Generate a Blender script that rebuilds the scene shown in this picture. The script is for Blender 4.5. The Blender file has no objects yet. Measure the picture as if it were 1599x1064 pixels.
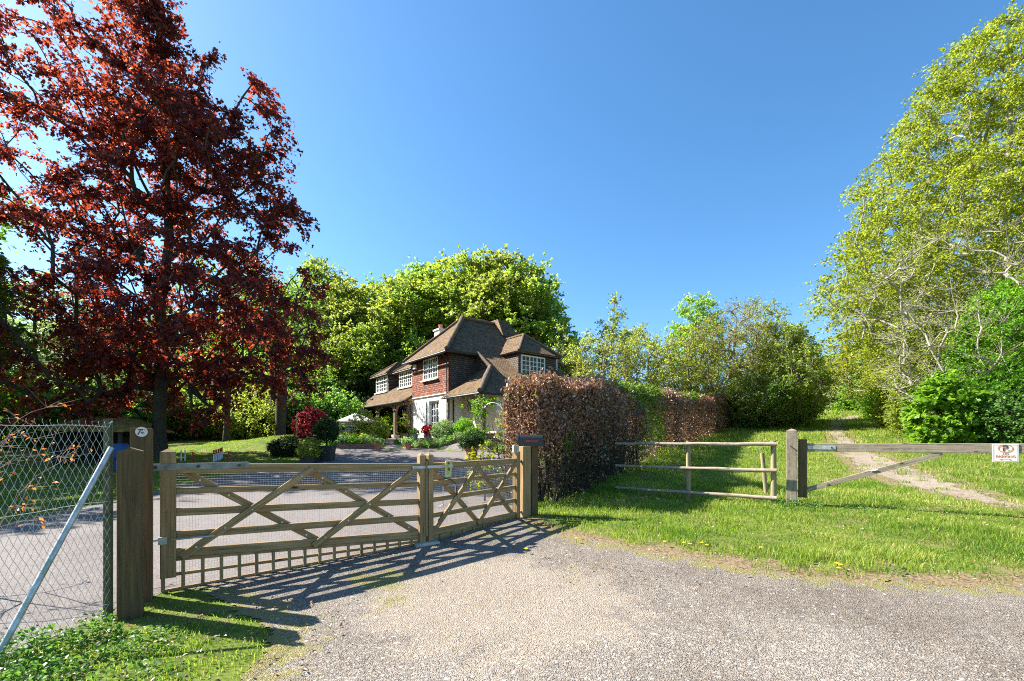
import bpy, math, random
import numpy as np
from mathutils import Vector

# ------------------------------------------------------------------ camera, world, sun, exposure
S = bpy.context.scene
COL = S.collection
F, CX, HY, CH = 711.0, 799.5, 690.0, 1.45       # focal length in photo pixels, principal column, horizon row, eye height
cam = bpy.data.cameras.new('camera')
cam.sensor_width = 36.0
cam.lens = F / 1599.0 * 36.0
cam.shift_y = (HY - 532.0) / 1599.0
cam.clip_start = 0.05
cam.clip_end = 3000
camo = bpy.data.objects.new('camera', cam)
camo.location = (0, 0, CH)
camo.rotation_euler = (math.radians(90), 0, 0)
COL.objects.link(camo)
S.camera = camo

SUN_TRAVEL = Vector((1.10, -0.30, -1.0)).normalized()
SUN_EL = math.asin(-SUN_TRAVEL.z)
SUN_AZ = math.atan2(-SUN_TRAVEL.x, -SUN_TRAVEL.y)
w = bpy.data.worlds.new('World')
S.world = w
w.use_nodes = True
nt = w.node_tree
nt.nodes.clear()
sky = nt.nodes.new('ShaderNodeTexSky')
sky.sky_type = 'NISHITA'
sky.sun_disc = False
sky.sun_elevation = SUN_EL
sky.sun_rotation = SUN_AZ
sky.altitude = 200
sky.air_density = 1.05
sky.dust_density = 0.8
sky.ozone_density = 6.0
bg = nt.nodes.new('ShaderNodeBackground')
bg.inputs['Strength'].default_value = 0.080
wo = nt.nodes.new('ShaderNodeOutputWorld')
hs_ = nt.nodes.new('ShaderNodeHueSaturation')
hs_.inputs['Saturation'].default_value = 1.13
hs_.inputs['Hue'].default_value = .493
nt.links.new(sky.outputs[0], hs_.inputs['Color'])
nt.links.new(hs_.outputs[0], bg.inputs[0])
nt.links.new(bg.outputs[0], wo.inputs[0])
sl = bpy.data.lights.new('sun', 'SUN')
sl.energy = 5.0
sl.angle = math.radians(0.53)
sl.color = (1.0, 0.95, 0.86)
so = bpy.data.objects.new('sun', sl)
so.rotation_euler = SUN_TRAVEL.to_track_quat('-Z', 'Y').to_euler()
so.location = (-40, 12, 40)
COL.objects.link(so)
S.view_settings.view_transform = 'Standard'
S.view_settings.look = 'None'
S.view_settings.exposure = 1.70
S.view_settings.gamma = 1.0
S.render.engine = 'CYCLES'
S.cycles.use_denoising = False
S.cycles.filter_width = 1.05
S.cycles.denoising_prefilter = 'ACCURATE'
S.cycles.max_bounces = 7
S.cycles.diffuse_bounces = 3
S.cycles.glossy_bounces = 2
S.cycles.transmission_bounces = 5
S.cycles.transparent_max_bounces = 6
S.cycles.caustics_reflective = False
S.cycles.caustics_refractive = False

# ------------------------------------------------------------------ small helpers
RNG = np.random.default_rng(11)
random.seed(5)


def A(*a):
    return np.array(a, float)


def _hash(ix, iy, seed):
    h = (ix.astype(np.int64) * 374761393 + iy.astype(np.int64) * 668265263 + seed * 974711) & 0x7fffffff
    h = ((h ^ (h >> 13)) * 1274126177) & 0x7fffffff
    return ((h ^ (h >> 16)) & 0xffff) / 65535.0


def vnoise(x, y, seed=0):
    x = np.asarray(x, float)
    y = np.asarray(y, float)
    ix = np.floor(x)
    iy = np.floor(y)
    fx = x - ix
    fy = y - iy
    fx = fx * fx * (3 - 2 * fx)
    fy = fy * fy * (3 - 2 * fy)
    a = _hash(ix, iy, seed)
    b = _hash(ix + 1, iy, seed)
    c = _hash(ix, iy + 1, seed)
    d = _hash(ix + 1, iy + 1, seed)
    return (a * (1 - fx) + b * fx) * (1 - fy) + (c * (1 - fx) + d * fx) * fy


def fbm(x, y, seed=0, o=4):
    r = 0
    am = 0.5
    for i in range(o):
        r = r + am * vnoise(np.asarray(x) * 2 ** i, np.asarray(y) * 2 ** i, seed + i * 17)
        am *= 0.5
    return r


def inpoly(x, y, poly):
    x = np.asarray(x, float)
    y = np.asarray(y, float)
    r = np.zeros(x.shape, bool)
    n = len(poly)
    for i in range(n):
        x0, y0 = poly[i]
        x1, y1 = poly[(i + 1) % n]
        if y0 == y1:
            continue
        c = ((y0 > y) != (y1 > y)) & (x < (x1 - x0) * (y - y0) / (y1 - y0) + x0)
        r ^= c
    return r


def sstep(a, b, x):
    t = np.clip((np.asarray(x, float) - a) / (b - a), 0, 1)
    return t * t * (3 - 2 * t)


# house frame: s runs away to the left along the front, t runs away to the right
HW = A(-3.5, 25.5)
HA = A(-.618, .786)
HB = A(.786, .618)
PAD = 1.64
GY = [-10, 3, 4.4, 6, 7.8, 10, 12, 15, 17, 21, 28, 40, 60, 90, 130, 300]
GZ = [-.12, -.05, -.03, .12, .16, .2, .32, .55, .72, 1.05, 1.65, 2.9, 5.2, 6.6, 8, 10]


def G(x, y):
    x = np.asarray(x, float)
    y = np.asarray(y, float)
    z = (np.interp(y - .6, GY, GZ) + np.interp(y, GY, GZ) + np.interp(y + .6, GY, GZ)) / 3
    z = z + .03 * np.clip(x - 9, 0, 40) * sstep(7, 16, y)
    z = z + .5 * np.exp(-((x + 11.3) ** 2 + (y - 23.5) ** 2) / 9.0)
    z = z + .05 * (fbm(x * .35, y * .35, 3) - .45) * sstep(8, 12, y) * sstep(-1, 3, x)
    dx = x - HW[0]
    dy = y - HW[1]
    s = dx * HA[0] + dy * HA[1]
    t = dx * HB[0] + dy * HB[1]
    ds = np.maximum(np.maximum(-3.9 - s, s - 14), 0)
    dt = np.maximum(np.maximum(-.9 - t, t - 9), 0)
    k = 1 - sstep(0, 1.9, np.hypot(ds, dt))
    return z * (1 - k) + PAD * k


def g(x, y):
    return float(G(x, y))


def at(px, py, Y):
    return A((px - CX) / F * Y, Y, CH - (py - HY) / F * Y)


def atg(px, Y):
    X = (px - CX) / F * Y
    return A(X, Y, g(X, Y))


def tag(o, label=None, cat=None, group=None, kind=None):
    if label:
        o['label'] = label
    if cat:
        o['category'] = cat
    if group:
        o['group'] = group
    if kind:
        o['kind'] = kind
    return o


def thing(name, loc, label, cat, group=None):
    o = bpy.data.objects.new(name, None)
    o.empty_display_size = .2
    o.location = tuple(float(v) for v in loc)
    COL.objects.link(o)
    return tag(o, label, cat, group)


def root_loc(parent):
    v = Vector((0, 0, 0))
    while parent is not None:
        v += parent.location
        parent = parent.parent
    return v


def link_mesh(name, me, mat, parent=None, origin=None, smooth=False):
    """vertices arrive in world coordinates"""
    off = root_loc(parent) if parent is not None else Vector(origin if origin is not None else (0, 0, 0))
    if off.length > 0:
        me.transform(__import__('mathutils').Matrix.Translation(-off))
    if mat is not None:
        for m in (mat if isinstance(mat, (list, tuple)) else [mat]):
            me.materials.append(m)
    if smooth:
        me.polygons.foreach_set('use_smooth', np.ones(len(me.polygons), bool))
    o = bpy.data.objects.new(name, me)
    if parent is not None:
        o.parent = parent
    else:
        o.location = off
    COL.objects.link(o)
    return o


def np_mesh(name, V, Fc, rnd=None, mi=None, uv=None):
    """V (n,3); Fc (m,k) faces of one size"""
    me = bpy.data.meshes.new(name)
    V = np.ascontiguousarray(V, np.float32)
    Fc = np.ascontiguousarray(Fc, np.int32)
    m, k = Fc.shape
    me.vertices.add(len(V))
    me.vertices.foreach_set('co', V.ravel())
    me.loops.add(m * k)
    me.loops.foreach_set('vertex_index', Fc.ravel())
    me.polygons.add(m)
    me.polygons.foreach_set('loop_start', np.arange(0, m * k, k, dtype=np.int32))
    if mi is not None:
        me.polygons.foreach_set('material_index', np.ascontiguousarray(mi, np.int32))
    me.update(calc_edges=True)
    if rnd is not None:
        a = me.attributes.new('rnd', 'FLOAT', 'POINT')
        a.data.foreach_set('value', np.ascontiguousarray(rnd, np.float32))
    return me


class MB:
    """collects polygons with uv in metres"""

    def __init__(self):
        self.v = []
        self.f = []
        self.uv = []

    def face(self, pts, uv=None):
        b = len(self.v)
        pts = [tuple(float(c) for c in p) for p in pts]
        self.v += pts
        self.f.append(list(range(b, b + len(pts))))
        if uv is None:
            P = np.array(pts)
            n = np.zeros(3)
            for i in range(len(P)):
                n += np.cross(P[i] - P[0], P[(i + 1) % len(P)] - P[0])
            n /= (np.linalg.norm(n) + 1e-9)
            if abs(n[2]) > .98:
                u = A(1, 0, 0)
            else:
                u = np.cross(A(0, 0, 1), n)
                u /= np.linalg.norm(u)
            vv = np.cross(n, u)
            uv = [(float(p @ u), float(p @ vv)) for p in P]
        self.uv.append(uv)
        return self

    def slab(self, pts, th):
        """polygon with thickness th below (against its normal)"""
        P = np.array([[float(c) for c in p] for p in pts])
        n = np.zeros(3)
        for i in range(len(P)):
            n += np.cross(P[i] - P[0], P[(i + 1) % len(P)] - P[0])
        n /= np.linalg.norm(n)
        if n[2] < 0:
            P = P[::-1]
            n = -n
        Q = P - n * th
        self.face(P)
        self.face(Q[::-1])
        k = len(P)
        for i in range(k):
            j = (i + 1) % k
            self.face([P[j], P[i], Q[i], Q[j]])
        return self

    def beam(self, p0, p1, w_, h_, up=(0, 0, 1)):
        p0 = np.array(p0, float)
        p1 = np.array(p1, float)
        d = p1 - p0
        L = np.linalg.norm(d)
        d = d / L
        up = np.array(up, float)
        sd = np.cross(d, up)
        sd /= np.linalg.norm(sd)
        up = np.cross(sd, d)
        c = [(-1, -1), (1, -1), (1, 1), (-1, 1)]
        a = [p0 + sd * (x * w_ / 2) + up * (y * h_ / 2) for x, y in c]
        b = [p1 + sd * (x * w_ / 2) + up * (y * h_ / 2) for x, y in c]
        o = float(np.sum(np.abs(p0))) * 3.7
        pr = [0, w_, w_ + h_, 2 * w_ + h_, 2 * w_ + 2 * h_]
        for i in range(4):
            j = (i + 1) % 4
            self.face([a[i], a[j], b[j], b[i]][::-1],
                      [(o, pr[i] + o), (o, pr[i + 1] + o), (o + L, pr[i + 1] + o), (o + L, pr[i] + o)][::-1])
        self.face(a, [(o + x * w_ * .2, o + y * h_ * .2) for x, y in c])
        self.face(b[::-1], [(o + x * w_ * .2, o + y * h_ * .2) for x, y in c])
        return self

    def box(self, x0, x1, y0, y1, z0, z1):
        p = [(x0, y0), (x1, y0), (x1, y1), (x0, y1)]
        return self.prism(p, z0, z1)

    def prism(self, p, z0, z1):
        area = sum(p[i][0] * p[(i + 1) % len(p)][1] - p[(i + 1) % len(p)][0] * p[i][1] for i in range(len(p)))
        if area < 0:
            p = p[::-1]
        k = len(p)
        for i in range(k):
            j = (i + 1) % k
            self.face([(*p[i], z0), (*p[j], z0), (*p[j], z1), (*p[i], z1)])
        self.face([(*q, z1) for q in p])
        self.face([(*q, z0) for q in p][::-1])
        return self

    def tube(self, pts, rad, n=8, cap=True):
        pts = [np.array(p, float) for p in pts]
        if not hasattr(rad, '__len__'):
            rad = [rad] * len(pts)
        rings = []
        L = 0
        for i, p in enumerate(pts):
            d = pts[min(i + 1, len(pts) - 1)] - pts[max(i - 1, 0)]
            d /= np.linalg.norm(d) + 1e-9
            u = np.cross(d, A(0, 0, 1) if abs(d[2]) < .9 else A(1, 0, 0))
            u /= np.linalg.norm(u)
            v = np.cross(d, u)
            if i:
                L += np.linalg.norm(p - pts[i - 1])
            rings.append(([p + rad[i] * (math.cos(a) * u + math.sin(a) * v) for a in np.arange(n) * 2 * math.pi / n], L))
        for i in range(len(rings) - 1):
            (r0, l0), (r1, l1) = rings[i], rings[i + 1]
            for k in range(n):
                j = (k + 1) % n
                c = rad[0] * 6.28 / n
                self.face([r0[k], r0[j], r1[j], r1[k]][::-1],
                          [(l0, k * c), (l0, (k + 1) * c), (l1, (k + 1) * c), (l1, k * c)][::-1])
        if cap:
            self.face(rings[0][0])
            self.face(rings[-1][0][::-1])
        return self

    def lathe(self, c, prof, n=16):
        """prof list of (r, z)"""
        for (r0, z0), (r1, z1) in zip(prof[:-1], prof[1:]):
            for k in range(n):
                a0 = 2 * math.pi * k / n
                a1 = 2 * math.pi * (k + 1) / n
                q = []
                for r, z, a in ((r0, z0, a0), (r0, z0, a1), (r1, z1, a1), (r1, z1, a0)):
                    q.append((c[0] + r * math.cos(a), c[1] + r * math.sin(a), c[2] + z))
                if r0 < 1e-5:
                    q = [q[0], q[2], q[3]]
                elif r1 < 1e-5:
                    q = q[:3]
                self.face(q)
        return self

    def build(self, name, mat, parent=None, origin=None, smooth=False, bevel=0, weld=True):
        me = bpy.data.meshes.new(name)
        me.from_pydata(self.v, [], self.f)
        ul = me.uv_layers.new(name='UVMap')
        flat = [c for f in self.uv for p in f for c in p]
        ul.data.foreach_set('uv', flat)
        o = link_mesh(name, me, mat, parent, origin, False)
        if weld or smooth:
            import bmesh
            bm = bmesh.new()
            bm.from_mesh(me)
            bmesh.ops.remove_doubles(bm, verts=bm.verts, dist=1e-5)
            bm.to_mesh(me)
            bm.free()
        if smooth:
            me.polygons.foreach_set('use_smooth', np.ones(len(me.polygons), bool))
            me.set_sharp_from_angle(angle=math.radians(50))
        if bevel:
            m = o.modifiers.new('bevel', 'BEVEL')
            m.width = bevel
            m.segments = 2
            m.limit_method = 'ANGLE'
            m.angle_limit = math.radians(50)
        return o


def copy_tree(o, parent=None):
    c = o.copy()
    COL.objects.link(c)
    c.parent = parent
    for ch in list(o.children):
        copy_tree(ch, c)
    return c


# ------------------------------------------------------------------ materials
def newmat(name):
    m = bpy.data.materials.new(name)
    m.use_nodes = True
    t = m.node_tree
    t.nodes.clear()
    out = t.nodes.new('ShaderNodeOutputMaterial')
    return m, t, out


def N(t, kind, **kw):
    n = t.nodes.new(kind)
    for k, v in kw.items():
        if k[0] == '_':
            n.inputs[k[1:].replace('_', ' ')].default_value = v
        else:
            setattr(n, k, v)
    return n


def ramp(t, stops, src=None):
    r = t.nodes.new('ShaderNodeValToRGB')
    e = r.color_ramp.elements
    while len(e) < len(stops):
        e.new(.5)
    for i, (p, c) in enumerate(stops):
        e[i].position = p
        e[i].color = (*c, 1) if len(c) == 3 else c
    if src is not None:
        t.links.new(src, r.inputs[0])
    return r


def mixc(t, fac, a, b, mode='MIX'):
    m = t.nodes.new('ShaderNodeMix')
    m.data_type = 'RGBA'
    m.blend_type = mode
    for sock, val in ((m.inputs[0], fac), (m.inputs[6], a), (m.inputs[7], b)):
        if isinstance(val, (int, float)):
            sock.default_value = val
        elif isinstance(val, tuple):
            sock.default_value = (*val, 1) if len(val) == 3 else val
        else:
            t.links.new(val, sock)
    return m.outputs[2]


def coordnode(t, coord, scale=(1, 1, 1)):
    tc = t.nodes.new('ShaderNodeTexCoord')
    mp = t.nodes.new('ShaderNodeMapping')
    mp.inputs['Scale'].default_value = scale
    t.links.new(tc.outputs[coord], mp.inputs[0])
    return mp.outputs[0]


def noise(t, vec, scale, detail=4, rough=.6):
    n = N(t, 'ShaderNodeTexNoise', _Scale=scale, _Detail=detail, _Roughness=rough)
    t.links.new(vec, n.inputs['Vector'])
    return n.outputs[0]


def bumpn(t, h, strength, dist, prev=None):
    b = N(t, 'ShaderNodeBump', _Strength=strength, _Distance=dist)
    t.links.new(h, b.inputs['Height'])
    if prev is not None:
        t.links.new(prev, b.inputs['Normal'])
    return b.outputs[0]


def surf(name, c1, c2, *a, **k):
    return surf_(name, c1, c2, *a, **k)


def surf_(name, c1, c2, scale=6, rough=.8, spec=.3, metal=0, bump=.3, bscale=40, coord='Object', stretch=(1, 1, 1), c3=None, s3=1.5, dirt=None):
    m, t, out = newmat(name)
    v = coordnode(t, coord, stretch)
    n1 = noise(t, v, scale, 5)
    col = ramp(t, [(.32, c1), (.68, c2)], n1).outputs[0]
    if c3 is not None:
        n3 = noise(t, coordnode(t, coord), s3, 5)
        col = mixc(t, ramp(t, [(.5, (0, 0, 0)), (.66, (1, 1, 1))], n3).outputs[0], col, c3)
    if dirt is not None:
        da = N(t, 'ShaderNodeAttribute', attribute_name='dirt')
        ad = N(t, 'ShaderNodeMath', operation='ADD')
        t.links.new(da.outputs['Fac'], ad.inputs[0])
        t.links.new(noise(t, v, 6, 7, .7), ad.inputs[1])
        dc = ramp(t, [(.35, dirt[0]), (.65, dirt[1])], noise(t, v, 30, 4)).outputs[0]
        col = mixc(t, ramp(t, [(.78, (0, 0, 0)), (1.02, (1, 1, 1))], ad.outputs[0]).outputs[0], col, dc)
    p = N(t, 'ShaderNodeBsdfPrincipled', _Roughness=rough, _Metallic=metal)
    p.inputs['Specular IOR Level'].default_value = spec
    t.links.new(col, p.inputs['Base Color'])
    if bump:
        t.links.new(bumpn(t, noise(t, v, bscale, 4), bump, .01), p.inputs['Normal'])
    t.links.new(p.outputs[0], out.inputs[0])
    return m


def wood(name, dark, light, spot, green=None, gs=2.0):
    m, t, out = newmat(name)
    v = coordnode(t, 'UV', (1.6, 34, 1))
    n1 = noise(t, v, 1.0, 6, .65)
    col = ramp(t, [(.3, dark), (.62, light)], n1).outputs[0]
    v2 = coordnode(t, 'UV', (1, 1, 1))
    n2 = noise(t, v2, 3.0, 5, .65)
    col = mixc(t, ramp(t, [(.5, (0, 0, 0)), (.7, (1, 1, 1))], n2).outputs[0], col, spot)
    nc = noise(t, coordnode(t, 'UV', (.9, 75, 1)), 1.0, 3, .5)
    col = mixc(t, ramp(t, [(.30, (1, 1, 1)), (.36, (0, 0, 0))], nc).outputs[0], col, tuple(c * .35 for c in dark))
    # knots
    vo = N(t, 'ShaderNodeTexVoronoi', _Scale=1.0)
    t.links.new(coordnode(t, 'UV', (2.2, 7, 1)), vo.inputs['Vector'])
    col = mixc(t, ramp(t, [(.05, (1, 1, 1)), (.12, (0, 0, 0))], vo.outputs['Distance']).outputs[0], col, tuple(c * .45 for c in dark))
    if green is not None:
        n3 = noise(t, coordnode(t, 'Object'), gs, 5, .6)
        col = mixc(t, ramp(t, [(.45, (0, 0, 0)), (.7, (.8, .8, .8))], n3).outputs[0], col, green)
    p = N(t, 'ShaderNodeBsdfPrincipled', _Roughness=.75)
    p.inputs['Specular IOR Level'].default_value = .25
    t.links.new(col, p.inputs['Base Color'])
    t.links.new(bumpn(t, n1, .5, .004), p.inputs['Normal'])
    t.links.new(p.outputs[0], out.inputs[0])
    return m


def leafmat(name, c1, c2, t1, t2, fac=.45, rough=.45, spec=.35, c3=None, objvar=.25):
    m, t, out = newmat(name)
    at_ = N(t, 'ShaderNodeAttribute', attribute_name='rnd')
    st = [(.0, c1), (.85, c2)]
    if c3:
        st.append((1.0, c3))
    col = ramp(t, st, at_.outputs['Fac']).outputs[0]
    tr = ramp(t, [(.0, t1), (1.0, t2)], at_.outputs['Fac']).outputs[0]
    if objvar:
        oi = N(t, 'ShaderNodeObjectInfo')
        mr = N(t, 'ShaderNodeMapRange', _To_Min=1 - objvar, _To_Max=1 + objvar)
        t.links.new(oi.outputs['Random'], mr.inputs[0])
        hs = N(t, 'ShaderNodeHueSaturation')
        mh = N(t, 'ShaderNodeMapRange', _To_Min=.5 - objvar * .07, _To_Max=.5 + objvar * .07)
        t.links.new(oi.outputs['Random'], mh.inputs[0])
        t.links.new(mh.outputs[0], hs.inputs['Hue'])
        t.links.new(mr.outputs[0], hs.inputs['Value'])
        t.links.new(tr, hs.inputs['Color'])
        tr = hs.outputs[0]
        hs2 = N(t, 'ShaderNodeHueSaturation')
        t.links.new(mh.outputs[0], hs2.inputs['Hue'])
        t.links.new(mr.outputs[0], hs2.inputs['Value'])
        t.links.new(col, hs2.inputs['Color'])
        col = hs2.outputs[0]
    p = N(t, 'ShaderNodeBsdfPrincipled', _Roughness=rough)
    p.inputs['Specular IOR Level'].default_value = spec
    t.links.new(col, p.inputs['Base Color'])
    tb = N(t, 'ShaderNodeBsdfTranslucent')
    t.links.new(tr, tb.inputs['Color'])
    mx = N(t, 'ShaderNodeMixShader', _Fac=fac)
    t.links.new(p.outputs[0], mx.inputs[1])
    t.links.new(tb.outputs[0], mx.inputs[2])
    t.links.new(mx.outputs[0], out.inputs[0])
    return m


def tiles(name, cols, mortar, bw, rh, moss=None, rough=.85, mossamt=.5, bumpd=.02, msize=.06):
    """hanging or roof tiles: uv in metres, staggered courses, each tile its own tone"""
    m, t, out = newmat(name)
    v = coordnode(t, 'UV')
    nw = N(t, 'ShaderNodeTexNoise', _Scale=3.0, _Detail=2)
    t.links.new(v, nw.inputs['Vector'])
    vm = N(t, 'ShaderNodeVectorMath', operation='SCALE')
    vm.inputs['Scale'].default_value = .05
    t.links.new(nw.outputs['Color'], vm.inputs[0])
    va = N(t, 'ShaderNodeVectorMath', operation='ADD')
    t.links.new(v, va.inputs[0])
    t.links.new(vm.outputs[0], va.inputs[1])
    b = N(t, 'ShaderNodeTexBrick', _Scale=1.0, _Mortar_Size=msize * rh, _Bias=0.0, _Brick_Width=bw, _Row_Height=rh)
    b.inputs['Color1'].default_value = (0, 0, 0, 1)
    b.inputs['Color2'].default_value = (1, 1, 1, 1)
    b.inputs['Mortar'].default_value = (0, 0, 0, 1)
    t.links.new(va.outputs[0], b.inputs['Vector'])
    # position inside a course: darker under the lap, raised towards the tail
    sep = N(t, 'ShaderNodeSeparateXYZ')
    t.links.new(va.outputs[0], sep.inputs[0])
    dv = N(t, 'ShaderNodeMath', operation='DIVIDE')
    dv.inputs[1].default_value = rh
    t.links.new(sep.outputs[1], dv.inputs[0])
    fr = N(t, 'ShaderNodeMath', operation='FRACT')
    t.links.new(dv.outputs[0], fr.inputs[0])
    base = ramp(t, [(i / (len(cols) - 1), c) for i, c in enumerate(cols)], b.outputs['Color']).outputs[0]
    n1 = noise(t, v, 1.3, 6, .7)
    base = mixc(t, ramp(t, [(.35, (0, 0, 0)), (.7, (.75, .75, .75))], n1).outputs[0], base, mortar)
    base = mixc(t, b.outputs['Fac'], base, tuple(c * .35 for c in mortar))
    if moss is not None:
        n2 = noise(t, v, 2.2, 8, .75)
        lo = .62 - mossamt * .28
        base = mixc(t, ramp(t, [(lo, (0, 0, 0)), (lo + .16, (1, 1, 1))], n2).outputs[0], base, moss)
    p = N(t, 'ShaderNodeBsdfPrincipled', _Roughness=rough)
    p.inputs['Specular IOR Level'].default_value = .2
    t.links.new(base, p.inputs['Base Color'])
    inv = N(t, 'ShaderNodeMath', operation='SUBTRACT')
    inv.inputs[0].default_value = 1
    t.links.new(fr.outputs[0], inv.inputs[1])
    mul = N(t, 'ShaderNodeMath', operation='ADD')
    t.links.new(inv.outputs[0], mul.inputs[0])
    bc = N(t, 'ShaderNodeMath', operation='MULTIPLY')
    bc.inputs[1].default_value = .8
    t.links.new(b.outputs['Color'], bc.inputs[0])
    t.links.new(bc.outputs[0], mul.inputs[1])
    nb = bumpn(t, mul.outputs[0], 1.0, bumpd)
    nb = bumpn(t, noise(t, v, 14, 4), .6, .02, nb)
    t.links.new(nb, p.inputs['Normal'])
    t.links.new(p.outputs[0], out.inputs[0])
    return m


def stonymat(name, cols, patch, moss=None, speck=60, attr=True, bump=1.0, dist=.012, zone=None):
    m, t, out = newmat(name)
    v = coordnode(t, 'Object')
    vo = N(t, 'ShaderNodeTexVoronoi', _Scale=speck)
    t.links.new(v, vo.inputs['Vector'])
    sp = N(t, 'ShaderNodeSeparateColor')
    t.links.new(vo.outputs['Color'], sp.inputs[0])
    c = ramp(t, [(i / (len(cols) - 1), k) for i, k in enumerate(cols)], sp.outputs[0]).outputs[0]
    n0 = noise(t, v, speck * 2.2, 3, .7)
    c = mixc(t, .35, c, ramp(t, [(.3, cols[0]), (.7, cols[-1])], n0).outputs[0])
    c = mixc(t, ramp(t, [(.38, (.5, .5, .5)), (.58, (0, 0, 0))], noise(t, v, .33, 5, .6)).outputs[0], c, (.7, .67, .66), 'MULTIPLY')
    n1 = noise(t, v, 1.1, 7, .68)
    c = mixc(t, ramp(t, [(.42, (0, 0, 0)), (.62, (.6, .6, .6))], n1).outputs[0], c, patch, 'MULTIPLY')
    if zone is not None:
        za = N(t, 'ShaderNodeAttribute', attribute_name='zone')
        nz = noise(t, v, 2.4, 6, .7)
        ad = N(t, 'ShaderNodeMath', operation='ADD')
        t.links.new(za.outputs['Fac'], ad.inputs[0])
        t.links.new(nz, ad.inputs[1])
        zc = mixc(t, .5, c, zone)
        c = mixc(t, ramp(t, [(.85, (0, 0, 0)), (1.2, (1, 1, 1))], ad.outputs[0]).outputs[0], c, zc)
    if moss is not None:
        ma = N(t, 'ShaderNodeAttribute', attribute_name='moss')
        nm = noise(t, v, 5, 7, .7)
        ad = N(t, 'ShaderNodeMath', operation='ADD')
        t.links.new(ma.outputs['Fac'], ad.inputs[0])
        t.links.new(nm, ad.inputs[1])
        c = mixc(t, ramp(t, [(.88, (0, 0, 0)), (1.05, (1, 1, 1))], ad.outputs[0]).outputs[0], c, moss)
    p = N(t, 'ShaderNodeBsdfPrincipled', _Roughness=.9)
    p.inputs['Specular IOR Level'].default_value = .2
    t.links.new(c, p.inputs['Base Color'])
    nb = bumpn(t, vo.outputs['Distance'], bump, dist)
    nb = bumpn(t, noise(t, v, 9, 6, .7), .5, .03, nb)
    t.links.new(nb, p.inputs['Normal'])
    t.links.new(p.outputs[0], out.inputs[0])
    return m


def plain(name, c, rough=.6, spec=.4, metal=0, k=.82):
    return surf(name, tuple(x * k for x in c), c, 9, rough, spec, metal, .15, 60)


MT = {}
MT['ground'] = surf('ground_earth', (.055, .085, .014), (.14, .18, .03), 3.2, .95, .1, 0, .8, 30, c3=(.19, .15, .07), s3=1.3, dirt=((.10, .065, .04), (.27, .20, .12)))
MT['gravel'] = stonymat('gravel', [(.07, .056, .045), (.185, .158, .13), (.285, .245, .203), (.42, .366, .305)], (.58, .54, .51),
                        moss=(.22, .19, .07), speck=85, zone=(.36, .29, .21))
MT['drive'] = stonymat('asphalt', [(.115, .10, .095), (.18, .16, .15), (.25, .224, .21)], (.85, .8, .8), moss=(.16, .15, .07), speck=70, bump=.5, dist=.008)
MT['path'] = stonymat('path_chalk', [(.15, .12, .085), (.27, .22, .165), (.37, .305, .24)], (.8, .75, .7), speck=24)
MT['pave'] = stonymat('paving', [(.38, .27, .21), (.46, .34, .28), (.52, .40, .33)], (.85, .8, .8), speck=6)
MT['wood'] = wood('weathered_wood', (.10, .06, .026), (.45, .30, .14), (.29, .18, .08), (.25, .185, .08), 2.0)
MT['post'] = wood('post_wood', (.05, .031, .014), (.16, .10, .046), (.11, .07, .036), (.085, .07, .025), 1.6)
MT['oak'] = wood('oak', (.10, .07, .045), (.25, .19, .13), (.2, .155, .11))
MT['grey_wood'] = wood('grey_wood', (.10, .075, .055), (.36, .28, .21), (.22, .165, .12), (.30, .30, .2), 11.0)
MT['pale_wood'] = wood('pale_wood', (.17, .14, .07), (.36, .29, .16), (.26, .23, .11))
MT['rail_wood'] = wood('rail_wood', (.13, .10, .065), (.38, .30, .22), (.22, .17, .12), (.36, .34, .26), 12.0)
MT['galv'] = surf('galvanised', (.34, .37, .38), (.62, .65, .66), 14, .5, .5, .55, .2, 80, c3=(.33, .36, .25), s3=5)
MT['dull'] = surf('dull_zinc', (.16, .16, .14), (.33, .33, .29), 12, .6, .4, .3, .2, 60)
MT['wire'] = surf('wire', (.42, .44, .44), (.7, .72, .7), 30, .45, .5, .6, .0)
MT['green_wire'] = surf('green_wire', (.35, .40, .37), (.62, .66, .62), 40, .4, .5, .4, .0)
MT['green_metal'] = surf('green_metal', (.055, .06, .03), (.14, .145, .07), 18, .6, .4, .2, .2, 60)
MT['black'] = plain('black_metal', (.018, .019, .022), .35, .5)
MT['iron'] = plain('dark_iron', (.04, .042, .045), .5, .5, .3)
MT['red'] = plain('red_paint', (.55, .03, .02), .4)
MT['white'] = plain('white_paint', (.80, .80, .78), .5, .4, 0, .94)
MT['render'] = surf('white_render', (.74, .73, .69), (.82, .81, .77), 3, .9, .15, 0, .3, 20, c3=(.72, .7, .64), s3=.8)
MT['cream'] = surf('cream_render', (.66, .60, .48), (.76, .70, .57), 3, .9, .15, 0, .3, 20)
MT['glass'] = surf('window_glass', (.02, .025, .027), (.12, .115, .10), 1.6, .07, .6, 0, .05, 3)
MT['curtain'] = plain('curtain', (.45, .42, .38), .9)
MT['roof'] = tiles('roof_tiles', [(.07, .042, .028), (.165, .105, .072), (.26, .17, .12), (.37, .26, .185)], (.12, .08, .055), .17, .11,
                   moss=(.20, .12, .032), mossamt=.6, bumpd=.055, msize=.16)
MT['hung'] = tiles('hung_tiles', [(.05, .028, .026), (.22, .07, .04), (.42, .13, .06), (.50, .18, .09)], (.14, .06, .04), .17, .115, bumpd=.04, msize=.14)
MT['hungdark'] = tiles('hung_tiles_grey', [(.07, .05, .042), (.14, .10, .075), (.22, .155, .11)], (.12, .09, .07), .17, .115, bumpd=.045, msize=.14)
MT['ridge'] = surf('ridge_mortar', (.085, .062, .048), (.20, .155, .12), 8, .95, .1, 0, .6, 25, c3=(.17, .12, .04), s3=2.5)
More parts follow.
